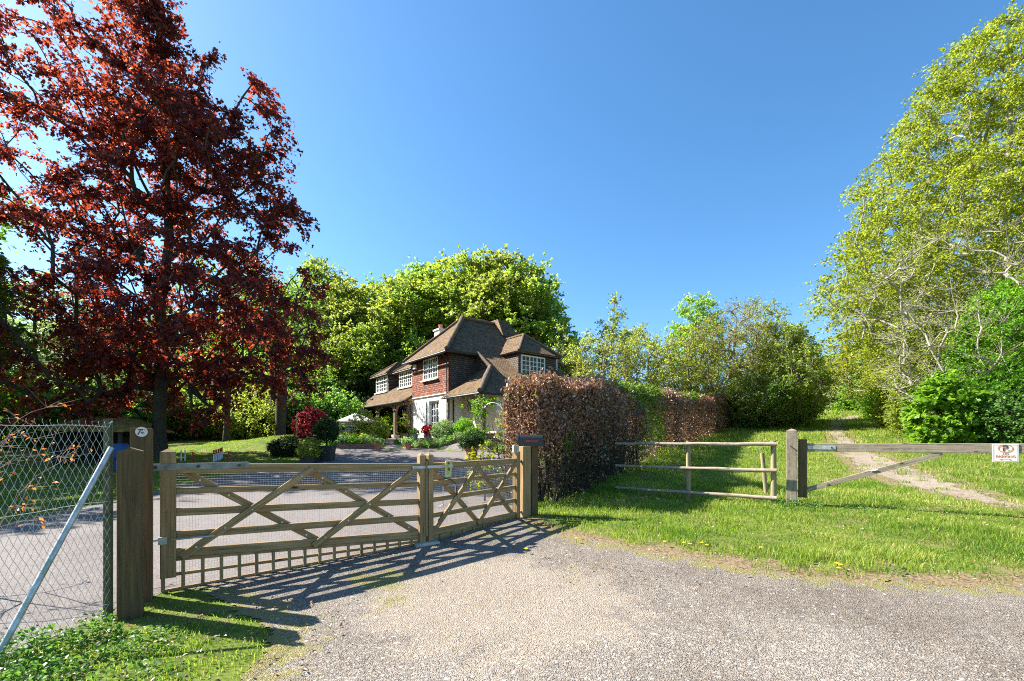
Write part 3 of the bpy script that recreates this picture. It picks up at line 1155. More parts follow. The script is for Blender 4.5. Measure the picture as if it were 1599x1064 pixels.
# alarm box, lamp, bell ornament
m = MB()
hbox(m, 3.95, 4.3, -.16, -.045, 6.0, 6.3)
m.build('alarm_box', MT['white'], house, bevel=.03)
orn = thing('wall_ornament', H(-1.1, .72, 3.4), 'round iron ring ornament with a tree inside, hung on the cream wall', 'ornament')
m = MB()
ctr = H(-1.1, .7, 3.42)
ring = [ctr + np.append(-HA, 0) * .3 * math.cos(a) + A(0, 0, .3) * math.sin(a) for a in np.linspace(0, 2 * math.pi, 25)]
m.tube(ring, .025, 6)
m.tube([ctr + A(0, 0, -.3), ctr + A(0, 0, .05)], .022, 6)
for dx in (-.16, -.08, .08, .16):
    m.tube([ctr + A(0, 0, -.05), ctr + np.append(-HA, 0) * dx + A(0, 0, .24 - abs(dx) * .6)], .014, 5)
m.build('ring', MT['iron'], orn)
hb = thing('hanging_basket', H(5.6, -.1, 3.5), 'small wire hanging basket of plants under the loggia eave beside the corner', 'hanging basket')
MB().lathe(H(5.6, -.1, 3.3), [(.03, 0), (.14, .06), (.18, .16), (.17, .17), (.13, .08)], 12).build('basket', MT['iron'], hb)
MB().tube([H(5.6, -.1, 3.46), H(5.6, -.1, 3.95)], .01, 5).build('chain', MT['iron'], hb)

# ------------------------------------------------------------------ field gates
def gate_leaf(label, P0, P1, zr0, zr1, hr, stiles, xs_, lattice, strap):
    """zr0/zr1: rail tops at either end; stiles: (width, ztop, zbottom) at both ends"""
    L = float(np.linalg.norm(P1 - P0))
    u = (P1 - P0) / L
    n = A(u[1], -u[0])                      # towards the lane
    gz = float((zr0[-1] + zr1[-1]) / 2)
    root = thing('field_gate', (P0[0], P0[1], g(*P0)), label, 'gate', 'the two leaves of the wooden driveway gate')
    Q = lambda a, z, k=0.0: A(P0[0] + u[0] * a * L + n[0] * k, P0[1] + u[1] * a * L + n[1] * k, z)
    N3 = A(n[0], n[1], 0)
    for a, (wd, zt, zb) in zip((0, 1), stiles):
        a = wd / 2 / L if a == 0 else 1 - wd / 2 / L
        m = MB()
        c0, c1 = Q(a, zb), Q(a, zt)
        m.beam(c0, c1, wd, .10, up=N3)
        # weathered point
        p = [Q(a, zt) + A(*(u * sx * wd / 2), 0) + N3 * sy * .05 for sx, sy in ((-1, -1), (1, -1), (1, 1), (-1, 1))]
        top = Q(a, zt + .035)
        for i in range(4):
            m.face([p[i], p[(i + 1) % 4], top][::-1])
        m.build('stile', MT['wood'], root, bevel=.004)
    a0, a1 = stiles[0][0] / L, 1 - stiles[1][0] / L
    for i, (z0, z1, h) in enumerate(zip(zr0, zr1, hr)):
        m = MB()
        th = .075 if i == 0 else .04
        f = lambda a: z0 + (z1 - z0) * a - h / 2
        m.beam(Q(a0, f(a0)), Q(a1, f(a1)), th, h)
        m.build('rail', MT['wood'], root, bevel=.003)
    for (xa, xb, up_) in xs_:
        zt = zr0[0] + (zr1[0] - zr0[0]) * ((xa + xb) / 2) - hr[0] * .75
        zb = zr0[-1] + (zr1[-1] - zr0[-1]) * ((xa + xb) / 2) - hr[-1] * .6
        m = MB()
        k = .036 if up_ else -.036
        m.beam(Q(xa, zb if up_ else zt, k), Q(xb, zt if up_ else zb, k), .03, .072)
        brace = m.build('brace', MT['wood'], root, bevel=.003)
        for j in range(0, 5):
            m = MB()
            f = (j + .5) / 5
            a_ = xa + (xb - xa) * f
            z_ = (zb + (zt - zb) * f) if up_ else (zt + (zb - zt) * f)
            kk = .052 if up_ else .021
            m.tube([Q(a_, z_, kk), Q(a_, z_, kk + .006)], .011, 8)
            m.build('bolt', MT['galv'], brace)
    if lattice:
        (t0, b0), (t1, b1), nv = lattice
        m = MB()
        for f in (0, .5, 1):
            m.beam(Q(.005, t0 + (b0 - t0) * f), Q(.99, t1 + (b1 - t1) * f), .022, .03)
        for i in range(nv + 1):
            a_ = .008 + .98 * i / nv
            m.beam(Q(a_, b0 + (b1 - b0) * a_, .023), Q(a_, t0 + (t1 - t0) * a_, .023), .032, .02, up=N3)
        m.build('lattice', MT['wood'], root)
    # square wire mesh stapled to the inner face
    m = MB()
    zt, zb = min(zr0[0], zr1[0]) - .05, .06
    zb0, zb1 = (lattice[0][1] + .02, lattice[1][1] + .02) if lattice else (.15, .17)
    r_ = .0011
    nn = int(L * (a1 - a0) / .026)
    for i in range(nn + 1):
        a_ = a0 + (a1 - a0) * i / nn
        p, q = Q(a_, zb0 + (zb1 - zb0) * a_, -.048), Q(a_, zr0[0] + (zr1[0] - zr0[0]) * a_ - .02, -.048)
        m.tube([p, q], r_, 3, False)
    nz = int((zr0[0] - zb0) / .026)
    for i in range(nz):
        f = i / nz
        m.tube([Q(a0, zb0 + (zr0[0] - .03 - zb0) * f, -.0495), Q(a1, zb1 + (zr1[0] - .03 - zb1) * f, -.0495)], r_, 3, False)
    m.build('wire_mesh', MT['wire'], root, weld=False)
    if strap:
        sa, sb, zz, hh, mt = strap
        for sg in (-1, 1):
            MB().beam(Q(sa, zz, sg * .056), Q(sb, zz, sg * .056), .006, hh).build('hinge_strap', MT[mt], root, bevel=.001)
        m = MB()
        for f in (.12, .5, .9):
            a_ = sa + (sb - sa) * f
            MB().tube([Q(a_, zz, .059), Q(a_, zz, .068)], .014, 8).build('bolt', MT['iron'], root)
    return root, Q


big, QB = gate_leaf('long wooden field gate leaf with galvanised hinge strap and trellis strip along its foot', GATE0, GATEM - (GATEM - GATE0) / 2.77 * .015,
                    [1.235, 1.0, .80, .575, .405], [1.165, .925, .705, .495, .285], [.09, .06, .075, .075, .085],
                    [(.125, 1.35, .13), (.085, 1.27, .13)],
                    [(.06, .50, True), (.07, .52, False), (.49, .965, False), (.50, .965, True)],
                    ((.30, -.0), (.185, .12), 17), (-.05, .27, 1.205, .062, 'dull'))
small, QS = gate_leaf('short wooden field gate leaf carrying the yellow plate, hung on the post by the hedge', GATEM + (GATE1 - GATEM) / 2.23 * .015, GATE1 - (GATE1 - GATEM) / 2.23 * .12,
                      [1.165, .925, .705, .495, .285], [1.17, .94, .72, .50, .28], [.085, .06, .065, .065, .085],
                      [(.085, 1.27, .14), (.09, 1.28, .17)],
                      [(.03, .50, True), (.05, .52, False), (.50, .95, False), (.48, .95, True)],
                      ((.19, .13), (.19, .155), 9), None)
m = MB()
m.beam(QB(.93, 1.12, .062), QB(1.14, 1.12, .062), .012, .035)
m.build('latch', MT['galv'], big)
m = MB()
m.tube([QB(.03, .50, .06), QB(.09, .50, .06), QB(.16, .50, .065)], .008, 6)
m.tube([QB(-.10, .50, .0), QB(.01, .50, .0)], .012, 6)
m.beam(QB(-.005, .50, .06), QB(.02, .50, .06), .03, .07)
m.build('lower_hinge', MT['galv'], big)
m = MB()
m.tube([QB(1.0, .22, .075), QB(1.0, 1.2, .075)], .011, 7)
m.build('drop_bolt', MT['pale_wood'], big)
m = MB()
pts = [QS(.13, .95, .05), QS(.19, .93, .06), QS(.24, .86, .06), QS(.25, .74, .06)]
m.tube(pts, .007, 6)
m.tube([QS(.25, .75, .06), QS(.25, .70, .06)], .014, 6)
m.build('cable', MT['black'], small, smooth=True)
# gate sill block
tx = thing('gate_stop', (GATEM[0], GATEM[1], g(*GATEM)), 'pale concrete gate stop set in the ground under the meeting stiles', 'gate stop')
m = MB()
c = GATEM + A(.02, -.03)
u_ = (GATEM - GATE0) / 2.77
n_ = A(u_[1], -u_[0])
pp = [tuple(c + u_ * a + n_ * b) for a, b in ((-.16, -.09), (.17, -.1), (.15, .1), (-.18, .09))]
m.prism(pp, g(*c) - .02, g(*c) + .035)
m.build('block', MT['stone'], tx, bevel=.01)
m = MB()
m.beam(A(*(c - u_ * .04), g(*c) + .03), A(*(c - u_ * .04), g(*c) + .085), .07, .08)
m.build('plate', MT['grey_wood'], tx, bevel=.004)


def fc_prism(m, cx, cy, wd, yaw, z0, z1, dp=None):
    dp = dp or wd
    c_, s_ = math.cos(yaw), math.sin(yaw)
    p = [(cx + c_ * a - s_ * b, cy + s_ * a + c_ * b) for a, b in ((-wd / 2, -dp / 2), (wd / 2, -dp / 2), (wd / 2, dp / 2), (-wd / 2, dp / 2))]
    # grain runs upwards
    k = 4
    for i in range(k):
        j = (i + 1) % k
        L_ = math.hypot(p[j][0] - p[i][0], p[j][1] - p[i][1])
        o_ = i * .37 + cx
        m.face([(*p[i], z0), (*p[j], z0), (*p[j], z1), (*p[i], z1)], [(z0, o_), (z0, o_ + L_), (z1, o_ + L_), (z1, o_)])
    return p


gy = math.atan2(u_[1], u_[0])
# tall back post with round badge
t1 = thing('gate_post', (-3.43, 4.22, g(-3.3, 4.1)), 'tall square wooden hanging post with a round white badge near its top', 'post')
m = MB()
p = fc_prism(m, -3.43, 4.22, .158, gy, -.1, 1.575)
m.face([(*q, 1.575) for q in p])
m.build('shaft', MT['post'], t1, bevel=.005)
bdg = thing('waymark_disc', (-3.38, 4.15, 1.53), 'small round white disc with dark markings nailed to the tall post', 'badge')
face_n = A(u_[1], -u_[0], 0)
bc = A(-3.43, 4.22, 1.54) + face_n * .083 + A(*u_, 0) * .003
m = MB()
m.tube([bc, bc + face_n * .004], .045, 28)
m.build('disc', MT['signwhite'], bdg)
m = MB()
U3 = A(*u_, 0)
bq = bc + face_n * .006


def dash(m, a, b, w_):
    m.beam(bq + U3 * a[0] + A(0, 0, a[1]), bq + U3 * b[0] + A(0, 0, b[1]), .002, w_)


dash(m, (-.026, .019), (.012, .021), .008)
dash(m, (-.024, -.021), (-.005, .017), .007)
dash(m, (-.030, -.022), (-.018, -.022), .006)
dash(m, (.0, .006), (.010, .012), .004)
dash(m, (-.002, -.007), (.014, -.006), .009)
dash(m, (.0, -.018), (.022, -.019), .004)
dash(m, (.020, .018), (.026, .018), .005)
m.build('marking', MT['ink'], bdg)
# front post with weathered cap
t2 = thing('gate_post', (-3.24, 3.87, g(-3.3, 3.9)), 'thick square wooden post with a shallow pointed top at the end of the wire fence', 'post')
m = MB()
gy2 = gy + .0
p = fc_prism(m, -3.24, 3.87, .168, gy2, -.15, 1.37)
P4 = [A(*q, 1.37) for q in p]
m1, m2 = (P4[0] + P4[1]) / 2 + A(0, 0, .03), (P4[2] + P4[3]) / 2 + A(0, 0, .03)
m.face([P4[0], m1, m2, P4[3]])
m.face([m1, P4[1], P4[2], m2])
m.face([P4[0], P4[1], m1])
m.face([P4[2], P4[3], m2])
m.build('shaft', MT['post'], t2, bevel=.005)
# right hand hanging post and mailbox post
t3 = thing('gate_post', (.21, 7.86, g(.2, 7.8)), 'square brown hanging post at the hedge end of the short gate leaf', 'post')
m = MB()
p = fc_prism(m, .21, 7.86, .17, gy, 0, 1.37)
m.face([(*q, 1.37) for q in p])
m.build('shaft', MT['wood'], t3, bevel=.006)
m = MB()
m.beam(QS(.97, 1.115, .0), QS(1.09, 1.115, .0), .02, .05)
m.beam(QS(.97, .25, .0), QS(1.09, .25, .0), .02, .04)
m.build('hinge', MT['galv'], t3)
t4 = thing('mailbox_post', (.36, 8.05, g(.36, 8.0)), 'dark green wooden post carrying the black mailbox', 'post')
m = MB()
p = fc_prism(m, .36, 8.0, .14, gy, 0, 1.37)
m.face([(*q, 1.37) for q in p])
m.build('shaft', MT['post'], t4, bevel=.006)
mbx = thing('mailbox', (.33, 8.0, 1.372), 'black curved-top metal mailbox with a red flag on its side', 'mailbox')
md = A(1.0, -.12, 0)
md /= np.linalg.norm(md)
mc = A(.32, 7.95, 1.375)
sd = A(-md[1], md[0], 0)
prof = [(-.085, 0), (.085, 0), (.085, .11)] + [(.085 * math.cos(a), .11 + .085 * math.sin(a)) for a in np.linspace(.25, math.pi - .25, 9)] + [(-.085, .11)]
m = MB()
ea, eb = mc - md * .21, mc + md * .22
ra = [ea + sd * a + A(0, 0, b) for a, b in prof]
rb = [eb + sd * a + A(0, 0, b) for a, b in prof]
for i in range(len(prof)):
    j = (i + 1) % len(prof)
    m.face([ra[i], ra[j], rb[j], rb[i]][::-1])
m.face(ra)
m.face(rb[::-1])
m.build('box', MT['black'], mbx, smooth=True)
m = MB()
ra = [ea - md * .008 + sd * a * 1.06 + A(0, 0, b * 1.04 - .003) for a, b in prof]
rb = [ea + md * .02 + sd * a * 1.06 + A(0, 0, b * 1.04 - .003) for a, b in prof]
for i in range(len(prof)):
    j = (i + 1) % len(prof)
    m.face([ra[i], ra[j], rb[j], rb[i]][::-1])
m.face(ra)
m.face(rb[::-1])
m.build('door', MT['black'], mbx, smooth=True)
m = MB()
fs = mc - sd * .09 + A(0, 0, .085)
m.beam(fs - md * .03, fs + md * .15, .006, .016)
m.slab([fs - md * .07 - sd * .004 + A(0, 0, .02), fs - md * .0 - sd * .004 + A(0, 0, .014), fs - md * .0 - sd * .004 - A(0, 0, .012), fs - md * .07 - sd * .004 - A(0, 0, .012)], .005)
m.tube([fs + md * .13 - sd * .004, fs + md * .13 - sd * .012], .012, 8)
m.build('flag', MT['red'], mbx)
# grey intercom unit
ic = thing('intercom_unit', (.08, 7.75, 1.28), 'small grey intercom unit fixed above the short gate leaf by its hanging post', 'intercom')
q = QS(.955, 1.33, .02)
m = MB()
m.beam(q - A(.045, .02, 0), q + A(.045, .02, 0), .07, .13)
m.build('case', MT['stone'], ic, bevel=.012)
m = MB()
m.beam(q + A(-.03, -.045, .01), q + A(.012, -.03, .01), .006, .06)
m.build('lens', MT['black'], ic)
# yellow plate on the short leaf
yp = thing('notice_plate', QS(.15, 1.0, .06), 'weathered yellow plate with faded printed blocks on the short gate leaf', 'notice')
m = MB()
c0 = QS(.165, 1.08, .062)
uu = A(*((GATE1 - GATEM) / np.linalg.norm(GATE1 - GATEM)), 0)
nn = A(uu[1], -uu[0], 0)
pl = [(-.062, -.10), (-.045, -.115), (.045, -.115), (.06, -.095), (.062, .09), (.048, .11), (-.048, .11), (-.062, .09)]
pl = [(a + b * .06, b) for a, b in pl]
m.slab([c0 + uu * a + A(0, 0, b) + nn * .001 for a, b in pl], .006)
m.face([c0 + uu * a + A(0, 0, b) + nn * .004 for a, b in pl])
m.build('plate', MT['signyel'], yp)
m = MB()
for z0, z1, a0_, a1_ in ((.055, .09, -.025, .028), (.042, .048, -.025, .028), (-.03, .025, -.02, .035), (-.045, -.04, -.03, .03), (-.06, -.056, -.035, .03), (-.075, -.071, -.035, .02)):
    zz = (z0 + z1) / 2
    m.beam(c0 + uu * (a0_ + zz * .06) + nn * .006 + A(0, 0, zz), c0 + uu * (a1_ + zz * .06) + nn * .006 + A(0, 0, zz), .002, z1 - z0)
m.build('printing', surf('faded_print', (.10, .11, .03), (.38, .38, .12), 40, .7, .2, 0, 0), yp)

# ------------------------------------------------------------------ chain link fence at the left edge
cf = thing('chain_link_fence', (-3.4, 3.8, -.05), 'chain link fence with green end post and pale diagonal strut at the left edge', 'fence')
FP0, FP1 = A(-3.365, 3.80), A(-3.60, 1.4)
fu = (FP1 - FP0)
FLn = float(np.linalg.norm(fu))
fu = fu / FLn
fn3 = A(-fu[1], fu[0], 0)
if fn3[0] < 0:
    fn3 = -fn3
FQ = lambda a, z, k=0: A(FP0[0] + fu[0] * a, FP0[1] + fu[1] * a, z) + fn3 * k
m = MB()
m.beam(A(-3.39, 3.82, -.2), A(-3.39, 3.82, 1.64), .06, .008, up=(.64, -.77, 0))
m.beam(A(-3.365, 3.835, -.2), A(-3.365, 3.835, 1.64), .008, .055, up=(.64, -.77, 0))
m.build('post', MT['green_metal'], cf)
m = MB()
m.tube([FQ(.02, 1.40, .045), FQ(1.05, -.42, .045)], .021, 10)
m.build('strut', MT['galv'], cf, smooth=True)
m = MB()
dz = .052
nw = 0
for fam in (-1, 1):
    for k in range(-40, 60):
        pts = []
        for j in range(0, 46):
            z = -.1 + j * dz
            a_ = (k + .5 * fam * j) * dz * .98
            if a_ < -.005 or a_ > 2.35 or z > 1.585:
                continue
            sagz = .02 * math.sin(a_ * 3 + 1) * (z / 1.5)
            kk = .004 * (1 if j % 2 else -1) * fam + .012 * math.sin(a_ * 5 + z * 2)
            pts.append(FQ(a_, z + sagz, kk))
        if len(pts) > 1:
            m.tube(pts, .00165, 4, False)
m.build('mesh', MT['green_wire'], cf, smooth=False, weld=False)
m = MB()
for zt in (1.57, .95, .1):
    m.tube([FQ(a_, zt + .01 * math.sin(a_ * 7), .006) for a_ in np.linspace(0, 2.35, 14)], .0022, 5, False)
for k in range(46):
    a_ = (k + .5) * dz * .98
    m.tube([FQ(a_, 1.575, 0), FQ(a_ + .015, 1.60, .004), FQ(a_ + .006, 1.615, -.003)], .0017, 4, False)
m.tube([FQ(.0, 1.57, 0), FQ(-.01, 1.62, .02), FQ(.03, 1.60, .03), FQ(.0, 1.61, .03)], .004, 5, False)
m.build('line_wire', MT['wire'], cf, weld=False)

# ------------------------------------------------------------------ rustic rail fence and swing barrier
rf = thing('rail_fence', (*A(5.2, 9.05), g(5.2, 9.05)), 'short rustic three-rail fence of round poles running from the hedge across the grass', 'fence')
R0, R1 = A(5.2, 9.05), A(2.5, 10.87)
ru = (R1 - R0) / np.linalg.norm(R1 - R0)
RL = float(np.linalg.norm(R1 - R0))
RQ = lambda a, z, k=0: A(R0[0] + ru[0] * a, R0[1] + ru[1] * a, z) + A(-ru[1], ru[0], 0) * k
for a_, r_ in ((0, .052), (1.62, .05)):
    m = MB()
    m.tube([RQ(a_, -.0, -.0), RQ(a_, .7), RQ(a_ + .003, 1.47)], [r_ * 1.05, r_, r_ * .94], 12)
    m.build('post', MT['pale_wood'], rf, smooth=True)
for z0, z1 in ((1.40, 1.405), (.875, .88), (.335, .36)):
    m = MB()
    n_ = 9
    m.tube([RQ(-.06 + (RL + .06) * i / n_, z0 + (z1 - z0) * i / n_ + .006 * math.sin(i * 2.1 + z0 * 9), .075) for i in range(n_ + 1)],
           [.04 - .010 * i / n_ + .003 * random.random() for i in range(n_ + 1)], 10)
    m.build('rail', MT['rail_wood'], rf, smooth=True)
lp = atg(1194, 10.6)
m = MB()
m.tube([lp + A(.05, 0, -.1), lp + A(-.06, 0, .95)], [.05, .045], 10)
o = m.build('leaning_post', MT['pale_wood'], None, origin=lp, smooth=True)
tag(o, 'round wooden post leaning slightly, standing in the grass behind the rail fence', 'post')

BP = A(5.62, 9.15)
BD = A(.85, -.527)
by = math.atan2(BD[1], BD[0])
bn = A(BD[1], -BD[0])                       # normal away from camera?
if bn[1] > 0:
    bn = -bn
bp = thing('barrier_post', (*BP, g(*BP)), 'grey weathered square post with pointed top, left end of the swing barrier', 'post')
m = MB()
p = fc_prism(m, BP[0], BP[1], .18, by, 0, 1.675)
top = A(*BP, 1.712)
q4 = [A(*q, 1.675) for q in p]
for i in range(4):
    m.face([q4[i], q4[(i + 1) % 4], top])
m.build('shaft', MT['grey_wood'], bp, bevel=.006)
m = MB()
b3 = A(*bn, 0)
d3 = A(*BD, 0)
pc = A(*BP, 0) + b3 * .1
m.tube([pc - d3 * .02 + A(0, 0, 1.365), pc - d3 * .02 + b3 * .03 + A(0, 0, 1.365), pc + d3 * .10 + b3 * .05 + A(0, 0, 1.26)], .010, 6)
m.build('hook', MT['iron'], bp, smooth=True)
bar = thing('swing_barrier', (*(BP + BD * .2), g(*BP)), 'grey timber swing barrier of one long beam with a diagonal stay, across the path', 'barrier')
BQ = lambda a, z, k=0: A(BP[0] + BD[0] * a, BP[1] + BD[1] * a, z) + A(*bn, 0) * k
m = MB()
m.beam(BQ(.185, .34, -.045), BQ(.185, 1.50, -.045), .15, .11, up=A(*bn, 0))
m.build('stile', MT['post'], bar, bevel=.005)  # darker timber colour paints in the post's shadow on the stile
m = MB()
m.beam(BQ(.26, 1.335, -.045), BQ(5.2, 1.345, -.045), .09, .165)
m.build('beam', MT['grey_wood'], bar, bevel=.005)
m = MB()
m.beam(BQ(.26, .50, -.035), BQ(2.25, 1.24, -.035), .05, .09)
m.build('stay', MT['grey_wood'], bar, bevel=.004)
m = MB()
m.beam(BQ(.27, 1.335, .004), BQ(.72, 1.335, .004), .008, .07)
m.build('strap', MT['galv'], bar)
MB().tube([BQ(.66, 1.335, .006), BQ(.66, 1.335, .035)], .016, 8).build('bolt', MT['iron'], bar)
MB().tube([BQ(1.26, .90, -.01), BQ(1.36, .93, .01)], .012, 6).build('bolt', MT['galv'], bar)


def text(s, size, c, u3, n3, mat, parent, name='lettering', ext=.001, bold=0):
    cu = bpy.data.curves.new('t', 'FONT')
    cu.body = s
    cu.size = size
    cu.align_x = 'CENTER'
    cu.align_y = 'CENTER'
    cu.extrude = ext
    cu.offset = bold
    tmp = bpy.data.objects.new('t', cu)
    COL.objects.link(tmp)
    bpy.context.view_layer.update()
    me = bpy.data.meshes.new_from_object(tmp.evaluated_get(bpy.context.evaluated_depsgraph_get()))
    bpy.data.objects.remove(tmp)
    from mathutils import Matrix
    M = Matrix(((u3[0], 0, n3[0], c[0]), (u3[1], 0, n3[1], c[1]), (u3[2], 1, n3[2], c[2]), (0, 0, 0, 1)))
    me.transform(M)
    me.materials.clear()
    return link_mesh(name, me, mat, parent)


# no parking sign, hung on the beam
SA = 3.02
sg = thing('parking_sign', BQ(SA, 1.25, .06), 'small white no-parking sign with a circled P, screwed to the barrier beam', 'sign')
sn, su = A(*bn, 0), A(*BD, 0)
scn = BQ(SA, 1.262, .008)
m = MB()
m.beam(scn - su * .155, scn + su * .155, .008, .30)
m.build('board', MT['signwhite'], sg, bevel=.002)
m = MB()
sf = scn + sn * .0055
for a, b in (((-.14, .135), (.14, .135)), ((-.14, -.135), (.14, -.135))):
    m.beam(sf + su * a[0] + A(0, 0, a[1]), sf + su * b[0] + A(0, 0, b[1]), .001, .004)
for x in (-.14, .14):
    m.beam(sf + su * x - A(0, 0, .137), sf + su * x + A(0, 0, .137), .004, .001, up=sn)
m.build('border', MT['signred'], sg)
m = MB()
cc = sf + A(0, 0, .075)
for i in range(32):
    a, b = i * math.pi / 16, (i + 1) * math.pi / 16
    q = []
    for rr, an in ((.074, a), (.088, a), (.088, b), (.074, b)):
        q.append(cc + su * rr * 1.05 * math.cos(an) + A(0, 0, rr * .74 * math.sin(an)) + sn * .002)
    m.face(q)
m.beam(cc + sn * .0035 + su * .048 - A(0, 0, .036), cc + sn * .0035 - su * .048 + A(0, 0, .036), .001, .010)
m.beam(sf - A(0, 0, .108) - su * .05, sf - A(0, 0, .108) + su * .05, .001, .007)
for sgn in (-1, 1):
    m.face([sf + su * sgn * .075 - A(0, 0, .108) + sn * .002, sf + su * sgn * .045 - A(0, 0, .094) + sn * .002, sf + su * sgn * .045 - A(0, 0, .122) + sn * .002])
m.build('symbol', MT['signred'], sg)
text('P', .135, cc - su * .004 + sn * .002, su, sn, MT['ink'], sg, 'letter', bold=.003)
text('NO', .045, sf - A(0, 0, .012) + sn * .001, su, sn, MT['signred'], sg)
text('PARKING', .056, sf - A(0, 0, .058) + sn * .001, su, sn, MT['signred'], sg)

# ------------------------------------------------------------------ vegetation tools
LEAF = {
    'oval': (A([0, 0, 0], [.34, .5, .10], [0, 1, 0], [-.34, .5, .10]), [[0, 1, 2], [0, 2, 3]]),
    'long': (A([0, 0, 0], [.16, .5, .05], [0, 1, 0], [-.16, .5, .05]), [[0, 1, 2], [0, 2, 3]]),
    'curl': (A([0, 0, 0], [.26, .45, .22], [0, 1, .12], [-.26, .45, .22]), [[0, 1, 2], [0, 2, 3]]),
    'maple': (A([0, 0, 0], [.30, .05, .04], [.52, .34, -.04], [.22, .42, .03], [.30, .78, -.02], [.0, 1.05, -.06], [-.30, .78, -.02], [-.22, .42, .03], [-.52, .34, -.04], [-.30, .05, .04]),
              [[0, 1, 3], [1, 2, 3], [0, 3, 7], [3, 4, 5], [3, 5, 7], [5, 6, 7], [0, 7, 9], [7, 8, 9]]),
}


def unit(v):
    return v / (np.linalg.norm(v, axis=-1, keepdims=True) + 1e-9)


def leafmesh(name, P, size, nrm, rng, shape='oval', droop=.0, heads=None):
    n = len(P)
    n_ = unit(nrm)
    r = rng.normal(size=(n, 3))
    if heads is not None:
        r = r * .5 + heads
    r[:, 2] -= droop
    v = unit(r - (r * n_).sum(1, keepdims=True) * n_)
    u = np.cross(v, n_)
    T, Fc = LEAF[shape]
    Fc = np.array(Fc)
    sz = (np.full(n, size) if np.isscalar(size) else size) * rng.uniform(.65, 1.3, n)
    Vv = P[:, None, :] + sz[:, None, None] * (T[None, :, 0:1] * u[:, None] + (T[None, :, 1:2] - .2) * v[:, None] + T[None, :, 2:3] * n_[:, None])
    k = len(T)
    FF = (np.arange(n)[:, None, None] * k + Fc[None]).reshape(-1, 3)
    rnd = np.repeat(np.clip(rng.uniform(0, 1, n), 0, 1), k)
    return np_mesh(name, Vv.reshape(-1, 3), FF, rnd)


def tubes_mesh(name, paths, n=5):
    """paths: list of (pts (k,3), radii)"""
    Vs, Fs = [], []
    b = 0
    ca = np.cos(np.arange(n) * 2 * math.pi / n)
    sa = np.sin(np.arange(n) * 2 * math.pi / n)
    for P, R in paths:
        P = np.asarray(P, float)
        k = len(P)
        d = np.gradient(P, axis=0)
        d = unit(d)
        ref = A(0, 0, 1) if abs(d[0][2]) < .85 else A(1, 0, 0)
        u = unit(np.cross(d, ref))
        v = np.cross(d, u)
        R = np.asarray(R, float)
        ring = P[:, None] + R[:, None, None] * (ca[None, :, None] * u[:, None] + sa[None, :, None] * v[:, None])
        Vs.append(ring.reshape(-1, 3))
        i = np.arange(k - 1)[:, None] * n + np.arange(n)[None]
        j = np.arange(k - 1)[:, None] * n + (np.arange(n)[None] + 1) % n
        Fs.append(np.stack([i, i + n, j + n, j], -1).reshape(-1, 4) + b)
        b += k * n
    return np_mesh(name, np.concatenate(Vs), np.concatenate(Fs))


def skeleton(trunk, clumps, rng, tip=.012, seg=.7, power=.42, jitter=.12, arch=.10, rise=.45):
    """grow limbs from a trunk polyline to the clump centres"""
    tr = [np.array(p, float) for p in trunk]
    nodes, parent = [], []
    for i in range(len(tr) - 1):
        k = max(1, int(np.linalg.norm(tr[i + 1] - tr[i]) / seg))
        for j in range(k):
            nodes.append(tr[i] + (tr[i + 1] - tr[i]) * j / k)
            parent.append(len(nodes) - 2)
    nodes.append(tr[-1])
    parent.append(len(nodes) - 2)
    ntr = len(nodes)
    ax = np.array(nodes)
    order = np.argsort([np.min(np.linalg.norm(ax - c, axis=1)) for c in clumps])
    paths_i = [list(range(ntr))]
    zlow = tr[0][2] + .12 * (tr[-1][2] - tr[0][2])
    NP = np.array(nodes)
    for ci in order:
        c = clumps[ci]
        d = np.linalg.norm(NP - c, axis=1)
        hz = np.hypot(NP[:, 0] - c[0], NP[:, 1] - c[1])
        want = c[2] - rise * hz
        cost = d + 1.4 * np.maximum(0, NP[:, 2] - want) + (NP[:, 2] < zlow) * 50
        s = int(np.argmin(cost))
        p0 = NP[s]
        L = np.linalg.norm(c - p0)
        k = max(2, int(L / seg))
        ids = [s]
        new = []
        for j in range(1, k + 1):
            f = j / k
            q = p0 + (c - p0) * f + A(0, 0, arch * L * math.sin(f * math.pi)) + rng.normal(size=3) * jitter * L / k * (f < 1)
            new.append(q)
            ids.append(len(nodes))
            nodes.append(q)
            parent.append(ids[-2])
        NP = np.vstack([NP, np.array(new)])
        paths_i.append(ids)
    cnt = np.zeros(len(nodes))
    for ids in paths_i[1:]:
        cnt[ids[-1]] += 1
    for i in range(len(nodes) - 1, 0, -1):
        if parent[i] >= 0:
            cnt[parent[i]] += cnt[i]
    R = tip * np.maximum(cnt, 1) ** power
    out = []
    for q, ids in enumerate(paths_i):
        P = NP[ids]
        r = R[ids].copy()
        if q:
            r[0] = min(r[0], r[1] * 1.15)
        else:
            r[0] *= 1.35
            r[-1] *= .5
        out.append((P, r))
    return out


